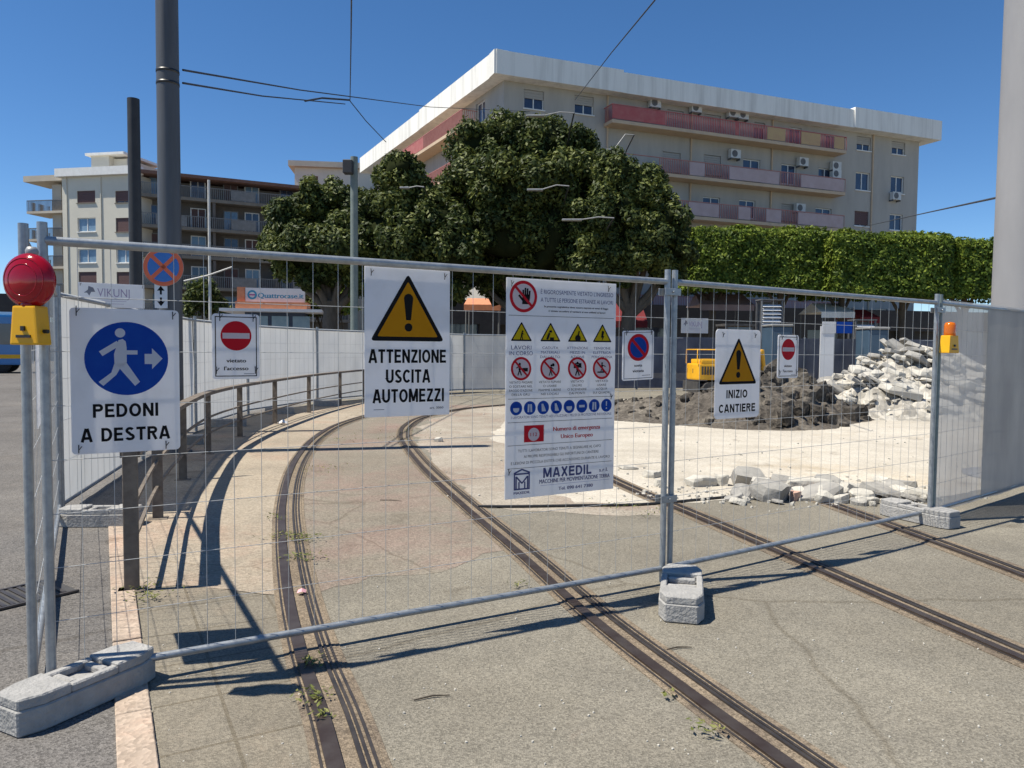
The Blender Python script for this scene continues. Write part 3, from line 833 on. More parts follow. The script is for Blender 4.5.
caps2 = (('VIETATO PASSARE', 'O SOSTARE NEL', "RAGGIO D'AZIONE", 'DELLA GRU'), ('VIETATO FUMARE', 'O USARE', 'FIAMME LIBERE', 'NEI LOCALI'), ('VIETATO', 'SALIRE', 'O SCENDERE', 'DAI PONTI'), ('VIETATO', 'USARE', 'ACQUA', 'SUI QUADRI'))
for i, fu in enumerate((.13, .385, .635, .87)):
    r0 = w * .088
    prohibit(fu, .408, r0)
    cu, cv = U(fu), V(.410)
    if i == 0: man(cu - r0 * .15, cv, r0 * 1.1, SIGNK, 3, 0, -.5); g.rect(cu + r0 * .1, cv - r0 * .2, cu + r0 * .65, cv + r0 * .1, SIGNK, 3)
    elif i == 1: man(cu + r0 * .05, cv - r0 * .1, r0 * 1.0, SIGNK, 3, 0.2, .5); g.disc(cu + r0 * .3, cv + r0 * .35, r0 * .14, SIGNK, 3, 12)
    elif i == 2: man(cu, cv, r0 * 1.25, SIGNK, 3, 0, .6); g.rect(cu - r0 * .4, cv + r0 * .05, cu - r0 * .1, cv + r0 * .5, SIGNK, 3); g.rect(cu + r0 * .1, cv + r0 * .1, cu + r0 * .42, cv + r0 * .5, SIGNK, 3)
    else: man(cu, cv + r0 * .1, r0 * .95, SIGNK, 3, 0, .7); g.rect(cu - r0 * .5, cv - r0 * .38, cu + r0 * .5, cv - r0 * .26, SIGNK, 3)
    slash(fu, .408, r0)
    for j, c in enumerate(caps2[i]): t.text(c, U(fu - .10), U(fu + .10), V(.470 + j * .0185), h * .0105, SIGNK, 0.0)
for i in range(8):
    fu = .09 + i * .1185; cu, cv = U(fu), V(.588); r0 = w * .052
    g.new(); g.disc(cu, cv, r0, SIGNB, 1, 28)
    if i in (0, 4): g.disc(cu, cv - r0 * .1, r0 * .5, SIGNP, 2, 16); g.poly([(cu - r0 * .6, cv + r0 * .05), (cu + r0 * .6, cv + r0 * .05), (cu + r0 * .35, cv + r0 * .5), (cu - r0 * .35, cv + r0 * .5)], SIGNB, 3)
    elif i in (1, 6): g.bar((cu - r0 * .25, cv - r0 * .6), (cu - r0 * .18, cv + r0 * .55), r0 * .3, SIGNP, 2); g.bar((cu + r0 * .25, cv - r0 * .6), (cu + r0 * .18, cv + r0 * .55), r0 * .3, SIGNP, 2)
    elif i in (2, 3): g.poly([(cu - r0 * .25, cv - r0 * .55), (cu + r0 * .45, cv - r0 * .55), (cu + r0 * .35, cv - r0 * .2), (cu + r0 * .05, cv - r0 * .1), (cu + r0 * .0, cv + r0 * .55), (cu - r0 * .3, cv + r0 * .55)], SIGNP, 2)
    elif i == 5: g.bar((cu - r0 * .5, cv), (cu + r0 * .5, cv), r0 * .35, SIGNP, 2)
    else: g.bar((cu, cv - r0 * .1), (cu, cv + r0 * .6), r0 * .2, SIGNP, 2); g.disc(cu, cv - r0 * .45, r0 * .13, SIGNP, 2, 10)
t.text('I LAVORATORI SONO TENUTI AD UTILIZZARE I MEZZI DI PROTEZIONE INDIVIDUALE', U(.05), U(.97), V(.629), h * .0115, SIGNV, 0.0)
g.new(); g.rect(U(.16), V(.745), U(.335), V(.668), SIGNR, 1)
g.disc(U(.245), V(.710), w * .05, SIGNP, 2, 20); t.text('112', U(.21), U(.28), V(.710), h * .016, SIGNR, 0.0, 3)
t.text('Numero di emergenza', U(.42), U(.86), V(.690), h * .0195, SIGNR, 0.012)
t.text('Unico Europeo', U(.49), U(.79), V(.726), h * .0195, SIGNR, 0.012)
t.text('TUTTI I LAVORATORI SONO TENUTI A SEGNALARE AL CAPO', U(.11), U(.87), V(.783), h * .0125, SIGNK, 0.0)
t.text('AI PROPRI RESPONSABILI GLI INFORTUNI DI CANTIERE', U(.16), U(.85), V(.810), h * .0125, SIGNK, 0.0)
t.text("E LESIONI DI PICCOLA ENTITÀ CHE ACCADONO DURANTE IL LAVORO", U(.05), U(.96), V(.838), h * .0125, SIGNK, 0.0)
g.new(); g.frame(U(.075), V(.962), U(.215), V(.885), w * .012, SIGNV)
for p_, q_ in (((.095, .955), (.095, .90)), ((.195, .955), (.195, .90)), ((.095, .90), (.145, .932)), ((.195, .90), (.145, .932)), ((.12, .955), (.12, .925)), ((.17, .955), (.17, .925)), ((.075, .885), (.145, .868)), ((.215, .885), (.145, .868))):
    g.bar((U(p_[0]), V(p_[1])), (U(q_[0]), V(q_[1])), w * .012, SIGNV, 2)
t.text('MAXEDIL', U(.055), U(.24), V(.975), h * .012, SIGNV, 0.01)
t.caps('MAXEDIL', U(.305), U(.81), V(.893), h * .046, SIGNV)
t.text('s.r.l.', U(.845), U(.955), V(.901), h * .018, SIGNV, 0.01)
t.text('MACCHINE PER MOVIMENTAZIONE TERRA', U(.30), U(.96), V(.932), h * .019, SIGNV, 1)
t.rect(U(.31), V(.9515), U(.96), V(.9505), SIGNB)
t.text('Tel. 090 641 7380', U(.47), U(.80), V(.972), h * .015, SIGNV, 0.01)
g.build('pictogram', s); t.build('lettering', s)
ties(s, [(-w * 0.46, h * 0.97), (w * 0.42, h * 0.97), (-w * .47, h * .12), (w * .46, h * .45)])

# sign on the edge-on side panel (its shadow falls on the paving)
nrm = Vector((sd_dir.y, -sd_dir.x, 0))
q = FA + sd_dir * 0.42 + Vector((-0.075, 0.03, 0)) - nrm * -0.03
s = board('street_side_sign', Vector((q.x, q.y, 1.12)), math.atan2(sd_dir.y, sd_dir.x) + math.pi, 0.45, 0.72, 'thin white board seen edge-on on the fence behind the left lamp', 'sign')
ties(s, [(-.18, .69), (.18, .69)])

# ---------------------------------------------------------------- warning lamps
def warning_lamp(p, rz, label, lens, r=0.108, body=(0.125, 0.075, 0.155), drum=False):
    root = empty('warning_lamp', p, label, 'warning lamp', 'flashing lamps on the fence posts', rz)
    bw, bd, bh = body
    mb = MB()
    vs = [(-bw / 2, -bd / 2, 0), (bw / 2, -bd / 2, 0), (bw / 2, bd / 2, 0), (-bw / 2, bd / 2, 0), (-bw * .40, -bd * .46, bh), (bw * .40, -bd * .46, bh), (bw * .40, bd * .46, bh), (-bw * .40, bd * .46, bh)]
    mb.add(vs, [(0, 3, 2, 1), (4, 5, 6, 7), (0, 1, 5, 4), (1, 2, 6, 5), (2, 3, 7, 6), (3, 0, 4, 7)])
    mb.build('housing', LAMPY, root, bevel=0.008, seg=2)
    k = MB(); k.cbox((0, -bd / 2 - 0.001, bh * .22), (bw * .5, 0.006, bh * .07)); k.cbox((0, -bd / 2 - 0.003, bh * .42), (bw * .12, 0.010, bh * .12)); k.tube([(bw * .46, 0, bh * .35), (bw * .62, 0, bh * .35)], 0.008, 8)
    k.build('battery_catch', TIE, root)
    lm = MB()
    if drum:
        lm.lathe([(r, 0), (r * 1.02, 0.02), (r, r * 2.0), (r * .8, r * 2.5), (0.004, r * 2.65)], 20, M=Matrix.Translation((0, 0, bh - 0.004)))
        lm.build('lens', lens, root)
    else:
        M = Matrix.Translation((0, 0, bh + r * .93)) @ Matrix.Rotation(R(90), 4, 'X')
        lm.lathe([(0.002, -0.046), (r * .35, -0.044), (r * .75, -0.034), (r * .96, -0.018), (r, -0.008), (r, 0.008), (r * .96, 0.018), (r * .75, 0.034), (r * .35, 0.044), (0.002, 0.046)], 40, M=M)
        lm.build('lens', lens, root)
        rg = MB()
        for rr_ in (r * .35, r * .58, r * .80):
            n = 36
            rg.tube([(M @ Vector((rr_ * math.cos(2 * math.pi * i / n), rr_ * math.sin(2 * math.pi * i / n), 0.042 - 0.02 * (rr_ / r) ** 3))) for i in range(n + 1)], 0.0022, 6, cap=False)
        rg.build('lens_ridge', lens, root)
        c = MB(); c.lathe([(0.035, 0), (0.03, 0.02)], 16, M=Matrix.Translation((0, 0, bh - 0.003))); c.build('collar', lens, root)
        kb_ = MB(); kb_.lathe([(0.022, 0), (0.024, 0.03), (0.016, 0.045)], 14, M=Matrix.Translation((0, 0.015, bh + 2 * r * .93 - 0.01))); kb_.build('lifting_lug', LAMPH, root)
    return root
d = ray(31, 345); p = EYE + d * (3.0 / d.y)
warning_lamp(p, R(-8), 'round red warning lamp with yellow battery case on the left post', LENSR)
d = ray(949, 353); p = EYE + d * (6.42 / d.y)
warning_lamp(p, R(30), 'amber warning lamp with yellow case on the right fence post', LENSA, r=0.045, body=(0.15, 0.09, 0.15), drum=True)

# ---------------------------------------------------------------- sheeted fence along the tracks and round the back of the site
back_px = [(520, 391), (610, 389.5), (700, 389), (800, 389), (900, 389), (1000, 390), (1150, 392)]
path = smooth_path([(p.x, p.y) for p in HB] + [tuple(at_depth_ground(px, Z)[:2]) for px, Z in ((520, 26.0), (620, 27.5), (740, 28.5), (860, 29), (1000, 29.5), (1180, 30))], 0.15)
acc = [0.0]
for i in range(1, len(path)): acc.append(acc[-1] + (path[i] - path[i - 1]).length)
def along(s_):
    for i in range(1, len(path)):
        if acc[i] >= s_:
            t = (s_ - acc[i - 1]) / max(1e-6, acc[i] - acc[i - 1]); return path[i - 1].lerp(path[i], t)
    return path[-1]
PL = 3.35
npan = int(acc[-1] / PL)
ordn = ['first', 'second', 'third', 'fourth', 'fifth', 'sixth', 'seventh', 'eighth', 'ninth', 'tenth', 'eleventh', 'twelfth', 'thirteenth', 'fourteenth', 'fifteenth', 'sixteenth', 'seventeenth', 'eighteenth', 'nineteenth', 'twentieth']
HP = []
nw = 7; kk = 0
for i in range(npan):
    a, b = along(i * PL), along((i + 1) * PL)
    white = i < nw
    if white: lab = 'white sheeted fence panel behind the curved railing, %s counted from the left lamp' % ordn[i]
    else:
        lab = 'sheeted fence panel coloured blue grey for shade at the back of the site, %s after the white panels' % ordn[kk]; kk += 1
    HP.append((a, b))
    fence('sheeted_fence', a, b, lab, 'fence panel', 'sheeted fence panels round the site', sheet=SHEETW if white else SHEETB, wx=0.25, wz=0.45, sheet_off=0.03 if white else -0.03)
# feet of that fence that show under the sheets
for i, px in enumerate(((184, 447), (232, 428), (283, 415), (330, 407))):
    q = gp(*px) + Vector((-0.15, 0.25, 0))
    foot(q, R(20), 0.62, 0.22, 'concrete foot under the white sheeted fence, %s beyond the big dark pole' % ordn[i])

# ---------------------------------------------------------------- railing along the sidewalk
rail_px = [(132, 591), (158, 519), (183, 480), (208, 454), (240, 437), (275, 424), (309, 413), (340, 405), (364, 400), (392, 396)]
RB = [gp(*p) for p in rail_px]
root = empty('pedestrian_railing', RB[0], 'curved brown steel pedestrian railing along the sandy strip', 'railing')
RH = 0.86
rp_ = smooth_path([(p.x, p.y) for p in RB], 0.2)
def frame_at(pts, i):
    d_ = pts[min(i + 1, len(pts) - 1)] - pts[max(i - 1, 0)]; return Vector((d_.x, d_.y, 0)).normalized()
for i, p in enumerate(RB):
    d_ = frame_at(RB, i); ang = math.atan2(d_.y, d_.x)
    M = Matrix.Translation((p.x, p.y, 0)) @ Matrix.Rotation(ang, 4, 'Z')
    mb = MB(); mb.cbox((0, 0, RH / 2), (0.03, 0.085, RH), M=M); mb.cbox((0, 0, 0.006), (0.12, 0.16, 0.012), M=M)
    mb.build('post', RUST, root, world=True, bevel=0.004)
def rbar(name, z, hw, hh):
    mb = MB(); vs = []
    for i, p in enumerate(rp_):
        d_ = frame_at(rp_, i); nn = Vector((-d_.y, d_.x, 0))
        for o_, z_ in ((-hw, z - hh), (hw, z - hh), (hw, z + hh), (-hw, z + hh)): vs.append(p + nn * o_ + Vector((0, 0, z_)))
    fs = []
    for i in range(len(rp_) - 1):
        for k in range(4): fs.append((4 * i + k, 4 * i + (k + 1) % 4, 4 * i + 4 + (k + 1) % 4, 4 * i + 4 + k))
    e_ = 4 * (len(rp_) - 1)
    mb.add(vs, fs + [(3, 2, 1, 0), (e_, e_ + 1, e_ + 2, e_ + 3)]); mb.build(name, RUST, root, world=True)
rbar('handrail', RH - 0.02, 0.055, 0.022); rbar('middle_rail', 0.50, 0.012, 0.012); rbar('middle_rail', 0.28, 0.012, 0.012)
# ---------------------------------------------------------------- buildings
WALLG = pm('facade_grey_render', (0.44, 0.41, 0.365), (0.36, 0.335, 0.30), scale=1.1, rough=0.9, bump=0.1, bscale=6, lo=0.35, hi=0.75, stretch=(1, 1, 0.22))
PARA = pm('parapet_streaked', (0.82, 0.80, 0.75), (0.58, 0.56, 0.52), scale=1.3, rough=0.9, stretch=(1.4, 1.4, 0.10), lo=0.45, hi=0.8)
TAN = pm('balcony_edge_tan', (0.58, 0.44, 0.30), (0.50, 0.38, 0.27), scale=1.5, rough=0.9)
PINKR = pm('balcony_pink_panel', (0.42, 0.085, 0.085), (0.46, 0.15, 0.135), scale=1.5, rough=0.7)
YELR = pm('balcony_ochre_panel', (0.52, 0.36, 0.17), (0.48, 0.30, 0.16), scale=1.5, rough=0.7)
MAUVE = pm('balcony_pale_panel', (0.47, 0.36, 0.36), (0.42, 0.31, 0.30), scale=1.5, rough=0.6)
REDM = pm('balcony_red_bars', (0.38, 0.15, 0.13), (0.44, 0.2, 0.17), scale=3, rough=0.6)
WHITEW = pm('white_window_frame', (0.78, 0.77, 0.74), (0.70, 0.69, 0.66), scale=3, rough=0.5)
SHUTP = pm('pale_roller_shutter', (0.40, 0.375, 0.34), (0.34, 0.32, 0.295), scale=14, rough=0.7, stretch=(0.05, 0.05, 3))
SHUTB = pm('brown_roller_shutter', (0.13, 0.07, 0.065), (0.095, 0.05, 0.048), scale=14, rough=0.7, stretch=(0.05, 0.05, 3))
GLASS = pm('window_glass', (0.03, 0.04, 0.075), (0.06, 0.08, 0.13), scale=0.7, rough=0.06, spec=0.7)
GLASSL = pm('pale_window_glass', (0.12, 0.20, 0.30), (0.22, 0.32, 0.42), scale=0.8, rough=0.1, spec=0.6)
DARKIN = pm('dark_roof_and_shade', (0.045, 0.04, 0.038), (0.06, 0.055, 0.05), scale=2, rough=0.9)  # dark canopy roof, and painted shade on the shop row
ACW = pm('air_conditioner_white', (0.62, 0.62, 0.60), (0.55, 0.55, 0.53), scale=4, rough=0.5)
CREAM = pm('cream_render', (0.66, 0.62, 0.52), (0.58, 0.545, 0.46), scale=0.45, rough=0.9, lo=0.3, hi=0.7)
BEIGE = pm('beige_render', (0.52, 0.46, 0.37), (0.44, 0.39, 0.32), scale=0.6, rough=0.9)
BROWNW = pm('shade_dark_wing_render', (0.15, 0.132, 0.115), (0.11, 0.098, 0.087), scale=0.6, rough=0.9)  # shade on the wing and loggia walls put into a dark tone
SLABW = pm('balcony_slab_grey', (0.22, 0.195, 0.16), (0.17, 0.15, 0.125), scale=0.8, rough=0.9, stretch=(1, 1, .3))
RAILD = pm('balcony_rail_dark', (0.10, 0.10, 0.105), (0.14, 0.14, 0.145), scale=3, rough=0.6)
RAILL = pm('balcony_rail_pale', (0.17, 0.17, 0.165), (0.22, 0.22, 0.215), scale=3, rough=0.6)
ROOFB = pm('roof_edge_brown', (0.16, 0.085, 0.065), (0.20, 0.11, 0.08), scale=2, rough=0.9)
ORANGE = pm('orange_tiles', (0.60, 0.24, 0.12), (0.50, 0.19, 0.10), scale=5, rough=0.8)
WHITEP = pm('white_panel', (0.72, 0.72, 0.72), (0.64, 0.64, 0.65), scale=1, rough=0.6)
DKBLUE = pm('dark_blue_panel', (0.03, 0.05, 0.10), (0.045, 0.065, 0.12), scale=2, rough=0.5)
TURQ = pm('print_turquoise', (0.03, 0.25, 0.42), (0.04, 0.28, 0.45), rough=0.5)
MAGEN = pm('print_magenta', (0.32, 0.05, 0.22), (0.36, 0.06, 0.25), rough=0.5)
REDAW = pm('red_awning', (0.20, 0.018, 0.022), (0.16, 0.015, 0.018), scale=2, rough=0.8, trans=0.2)
WHAW = pm('pale_awning', (0.32, 0.24, 0.24), (0.26, 0.19, 0.19), scale=2, rough=0.8, trans=0.1)
BLUEB = pm('blue_bus_paint', (0.02, 0.16, 0.42), (0.025, 0.19, 0.46), scale=1, rough=0.3, coat=0.4)
BLUEC = pm('blue_cabin_plastic', (0.055, 0.095, 0.145), (0.045, 0.08, 0.12), scale=1.5, rough=0.5)
TYRE = pm('tyre_rubber', (0.02, 0.02, 0.02), (0.03, 0.03, 0.03), rough=0.8)
EXY = pm('machine_yellow', (0.80, 0.42, 0.02), (0.72, 0.36, 0.015), scale=3, rough=0.4)
EXD = pm('machine_dark', (0.04, 0.04, 0.042), (0.07, 0.065, 0.06), scale=6, rough=0.7)

class Fac:
    """a vertical wall plane: u runs along it, z up, o outwards"""
    def __init__(s, A, B):
        s.A = Vector((A[0], A[1], 0)); d = Vector((B[0], B[1], 0)) - s.A
        s.L = d.length; s.d = d.normalized(); s.n = Vector((s.d.y, -s.d.x, 0))
        s.M = Matrix(((s.d.x, -s.n.x, 0, s.A.x), (s.d.y, -s.n.y, 0, s.A.y), (0, 0, 1, 0), (0, 0, 0, 1)))   # local y points inwards
    def hit(s, px, py, out=0.0):
        r = ray(px, py); P0 = s.A + s.n * out - EYE
        t = P0.dot(s.n) / r.dot(s.n); p = EYE + r * t
        return (p - s.A).dot(s.d), p.z
    def u(s, px, py=300, out=0.0): return s.hit(px, py, out)[0]
    def z(s, px, py, out=0.0): return s.hit(px, py, out)[1]
    def box(s, mb, u0, u1, z0, z1, o0, o1, mi=0): return mb.box((u0, -o1, z0), (u1, -o0, z1), mi, s.M)
def wall_holes(mb, fac, u0, u1, z0, z1, holes, depth=0.18, mi=0):
    """wall sheet with real openings and their reveals"""
    us = sorted({u0, u1} | {min(max(h[k], u0), u1) for h in holes for k in (0, 1)})
    zs = sorted({z0, z1} | {min(max(h[k], z0), z1) for h in holes for k in (2, 3)})
    for i in range(len(us) - 1):
        for j in range(len(zs) - 1):
            cu, cz = (us[i] + us[i + 1]) / 2, (zs[j] + zs[j + 1]) / 2
            if any(h[0] < cu < h[1] and h[2] < cz < h[3] for h in holes): continue
            mb.add([fac.M @ Vector(p) for p in ((us[i], 0, zs[j]), (us[i + 1], 0, zs[j]), (us[i + 1], 0, zs[j + 1]), (us[i], 0, zs[j + 1]))], [(0, 1, 2, 3)], mi)
    for a, b, c, d in holes:
        q = [(a, c), (b, c), (b, d), (a, d)]
        for k in range(4):
            p0, p1 = q[k], q[(k + 1) % 4]
            mb.add([fac.M @ Vector(p) for p in ((p0[0], 0, p0[1]), (p0[0], depth, p0[1]), (p1[0], depth, p1[1]), (p1[0], 0, p1[1]))], [(0, 1, 2, 3)], mi)
def window(fac, root, h, pane=None, frame=None, shutter=None, drop=0.0, depth=0.18, sill=True, leaves=2, sname='shutter'):
    a, b, c, d = h; fw = 0.07
    mb = MB()
    for bx in ((a, b, c, c + fw), (a, b, d - fw, d), (a, a + fw, c + fw, d - fw), (b - fw, b, c + fw, d - fw)):
        fac.box(mb, bx[0], bx[1], bx[2], bx[3], -depth, -depth + 0.07)
    for k in range(1, leaves):
        m = a + (b - a) * k / leaves; fac.box(mb, m - 0.035, m + 0.035, c + fw, d - fw, -depth, -depth + 0.062)
    if sill: fac.box(mb, a - 0.06, b + 0.06, c - 0.07, c - 0.003, -0.02, 0.09)
    f = mb.build('window', frame or WHITEW, root, world=True)
    p = MB(); fac.box(p, a + 0.02, b - 0.02, c + 0.02, d - 0.02, -depth - 0.03, -depth + 0.02)
    po = p.build('pane', pane or GLASS, None); po.parent = f; 
    for v in po.data.vertices: v.co -= root.location
    if shutter and drop > 0:
        s_ = MB(); z1 = d - 0.01; z0 = d - (d - c) * drop
        n = max(2, int((z1 - z0) / 0.14))
        for i in range(n):
            fac.box(s_, a + 0.015, b - 0.015, z0 + (z1 - z0) * i / n + 0.006, z0 + (z1 - z0) * (i + 1) / n - 0.004, -depth + 0.075, -depth + 0.105)
        so = s_.build(sname, shutter, None); so.parent = f
        for v in so.data.vertices: v.co -= root.location
    return f
def balcony(fac, root, u0, u1, zf, out=1.15, slab=0.22, edge=TAN, rail=REDM, h=1.0, fill=None, dense=0.14, panel=None, bars=None):
    """slab with its edge band; railing of bars, with solid stretches where listed as (u0, u1, material)"""
    s_ = MB(); fac.box(s_, u0, u1, zf - slab, zf, 0.004, out)
    b = s_.build('balcony', edge, root, world=True)
    r = MB()
    fac.box(r, u0, u1, zf + h - 0.05, zf + h, out - 0.05, out)
    for e in (u0, u1): 
        for k in range(7): 
            o_ = out - 0.03 - k * (out - 0.1) / 7; fac.box(r, e - 0.014, e + 0.014, zf, zf + h - 0.05, o_ - 0.014, o_ + 0.014)
        fac.box(r, e - 0.02, e + 0.02, zf + h - 0.05, zf + h - 0.002, 0.01, out - 0.05)
    rng_ = bars or [(u0, u1)]
    for (a, bb) in rng_:
        n = int((bb - a) / dense)
        for i in range(n + 1):
            x = a + (bb - a) * i / max(1, n); fac.box(r, x - 0.025, x + 0.025, zf + 0.02, zf + h - 0.052, out - 0.045, out - 0.012)
    ro = r.build('railing', rail, None); ro.parent = b
    for v in ro.data.vertices: v.co -= root.location
    for (a, bb, m) in (fill or []):
        p = MB(); fac.box(p, a, bb, zf + 0.06, zf + h - 0.07, out - 0.035, out - 0.018)
        po = p.build('railing_panel', m, None); po.parent = b
        for v in po.data.vertices: v.co -= root.location
def ac_unit(fac, root, u, z, out=0.0):
    m = MB(); fac.box(m, u - 0.42, u + 0.42, z - 0.3, z + 0.3, out + 0.09, out + 0.42)
    o = m.build('air_conditioner', ACW, root, world=True)
    g = MB(); c = fac.M @ Vector((u - 0.1, -(out + 0.424), z))
    Mr = Matrix.Translation(c) @ fac.M.to_3x3().to_4x4() @ Matrix.Rotation(R(90), 4, 'X')
    g.lathe([(0.235, 0.0), (0.235, 0.012), (0.20, 0.012), (0.06, 0.004)], 18, M=Mr)
    fac.box(g, u - 0.4, u - 0.36, z - 0.42, z - 0.29, out + 0.0, out + 0.4); fac.box(g, u + 0.36, u + 0.4, z - 0.42, z - 0.29, out + 0.0, out + 0.4)
    go = g.build('fan_grille', RAILD, None); go.parent = o
    for v in go.data.vertices: v.co -= root.location
def rooms(mb, fac, u0, u1, z0, z1, depth):
    """the other walls of a block, behind the facade"""
    q = [(u0, 0), (u1, 0), (u1, depth), (u0, depth)]
    for k in (1, 2, 3):
        a, b = q[k], q[(k + 1) % 4]
        mb.add([fac.M @ Vector(p) for p in ((a[0], a[1], z0), (b[0], b[1], z0), (b[0], b[1], z1), (a[0], a[1], z1))], [(0, 1, 2, 3)])
    mb.add([fac.M @ Vector((x, y, z1)) for x, y in q], [(0, 1, 2, 3)])

# --- the grey block on the right
C = at_depth_ground(501, 48); E_ = at_depth_ground(909, 61); Lf = at_depth_ground(372, 73)
fr = Fac(C, E_); fl = Fac(Lf, C)
br = empty('apartment_block', C, 'grey five storey block with white parapet and red railed balconies', 'building')
ZS = 18.3   # soffit
ZP = ZS + 1.45
win_px = [  # (x0, x1, y0, y1, shutter, drop)
    (522, 542, 90, 109, SHUTP, 0.45), (572, 591, 94, 114, SHUTP, 0.5),
    (614, 634, 105, 128, SHUTP, 1.0), (664, 680, 110, 131, SHUTP, 1.0), (700, 717, 114, 135, SHUTP, 1.0), (750, 761, 122, 140, SHUTP, .3), (785, 797, 127, 145, None, 0), (821, 833, 134, 150, None, 0),
    (660, 678, 152, 172, SHUTP, 1.0), (701, 718, 155, 175, SHUTP, 1.0), (740, 757, 159, 180, None, 0), (778, 793, 164, 184, None, 0), (815, 829, 168, 187, None, 0),
    (701, 718, 197, 216, None, 0), (737, 753, 200, 218, None, 0), (779, 793, 204, 221, SHUTP, 1.0), (813, 829, 208, 224, None, 0),
    (852, 866, 135, 150, SHUTP, .55), (887, 900, 140, 154, SHUTP, .5), (852, 866, 172, 190, None, 0), (887, 900, 176, 193, None, 0), (852, 866, 211, 226, SHUTB, .9), (887, 900, 214, 230, None, 0)]
holes = []
floors = [ZS - 2.75 - 3.25 * k for k in range(6)]
wins = []
for x0, x1, y0, y1, sh, dr in win_px:
    u0, u1 = fr.u(x0), fr.u(x1)
    zc = fr.z((x0 + x1) / 2, (y0 + y1) / 2)
    zt, zb = fr.z((x0 + x1) / 2, y0), fr.z((x0 + x1) / 2, y1)
    wins.append(((u0, u1, max(zb, zt - 1.6 if x0 > 840 or x0 < 600 else zt - 2.1), min(zt, ZS - 0.25)), sh, dr))
holes = [w_[0] for w_ in wins]
# storeys hidden by the trees carry on the same grid
for k in (3, 4):
    for uu in (3.5, 9.0, 14.5, 19.5, 24.0, 28.0, 31.5):
        holes.append((uu, uu + 1.3, floors[k] + 0.9, floors[k] + 2.3)); wins.append((holes[-1], SHUTB if uu in (9.0, 24.0) else None, 0.7))
mb = MB(); wall_holes(mb, fr, 0, fr.L, -0.2, ZS + 0.3, holes); rooms(mb, fr, 0.0, fr.L, -0.2, ZS + 0.3, 14)
wl_holes = []
for k in range(1, 5):
    for uu in (4, 9, 14, 19.5, 24): wl_holes.append((uu, uu + 1.4, floors[k - 1] + 0.9, floors[k - 1] + 2.4))
wall_holes(mb, fl, 0, fl.L, -0.2, ZS + 0.3, wl_holes)
mb.build('wall', WALLG, br, world=True)
for h_, sh, dr in wins: window(fr, br, h_, shutter=sh, drop=dr, frame=SLABW if (sh is SHUTP and dr == 1.0) else WHITEW)
for i, h_ in enumerate(wl_holes): window(fl, br, h_, shutter=SHUTP if i % 2 else None, drop=0.8)
# parapet on both faces with slight setbacks between its lengths
pb = MB()
cuts = [0.0, fr.u(617, 80), fr.u(845, 120), fr.L + 1.25]
for i in range(3):
    a, b = cuts[i] - (0.0 if i else 1.0), cuts[i + 1] - 0.02
    o_ = (0.95, 0.90, 1.0)[i]
    fr.box(pb, a, b, ZS, ZP + (0.0, -0.12, 0.05)[i], 0.0 + 0.003, o_)
fl.box(pb, -1.0, fl.L * .55, ZS + 0.002, ZP - 0.05, -0.6, 0.9); fl.box(pb, fl.L * .55 + 0.02, fl.L + 0.9, ZS + 0.003, ZP + 0.02, -0.6, 0.95)
fr.box(pb, fr.L + 0.25, fr.L + 1.2, ZS + 0.004, ZP + 0.03, -14, 0)
pb.build('parapet', PARA, br, world=True)
for px_ in (606, 690, 771, 872):
    dq = MB(); uu_ = fr.u(px_, 150); fr.box(dq, uu_, uu_ + .1, 0, ZS - .02, .015, .12); dq.build('drainpipe', TAN, br, world=True)
rb = MB(); fr.box(rb, -0.5, fr.L + 0.3, ZS + 0.31, ZS + 0.5, -13.9, -0.01); rb.build('roof', SLABW, br, world=True)
bz = [fr.z(846, 150.5, 1.15), fr.z(846, 192.5, 1.15), fr.z(846, 229, 1.15)]
b0, b1 = fr.u(611, 130, 1.0), fr.u(846, 150, 1.1)
def sect(px0, px1): return fr.u(px0, 140, 1.1), fr.u(px1, 140, 1.1)
s1 = [sect(612, 665) + (PINKR,), sect(735, 738) + (PINKR,), sect(767, 785) + (YELR,), sect(801, 820) + (YELR,), sect(834, 844) + (YELR,)]
balcony(fr, br, b0, b1, bz[0], fill=s1, bars=[sect(666, 766), sect(786, 800), sect(821, 833)], rail=PINKR)
b0 = fr.u(655, 180, 1.0)
s2 = [sect(a, b) + (MAUVE,) for a, b in ((690, 705), (730, 780), (802, 845))]
balcony(fr, br, b0 - 3, b1, bz[1], fill=s2, bars=[sect(660, 689), sect(706, 729), sect(781, 801)])
s3 = [sect(a, b) + (MAUVE,) for a, b in ((690, 720), (740, 752), (768, 783), (800, 845))]
balcony(fr, br, b0 - 3, b1, bz[2], fill=s3, bars=[sect(660, 689), sect(721, 739), sect(753, 767), sect(784, 799)])
for z_ in (bz[2] - 3.25, bz[2] - 6.5): balcony(fr, br, b0 - 3, b1, z_, fill=[(b0, b0 + 6, MAUVE), (b0 + 9, b0 + 15, MAUVE)])
for k in range(3): balcony(fl, br, fl.L * .30, fl.L * .86, bz[k] + 0.02, fill=[(fl.L * .32, fl.L * .6, PINKR)], rail=REDM)
for px, py in ((655, 103), (696, 108), (733, 113), (743, 115), (735, 154), (803, 162), (836, 166), (836, 174), (800, 208), (834, 220), (896, 196)):
    ac_unit(fr, br, fr.u(px, py, .3), fr.z(px, py, .3))

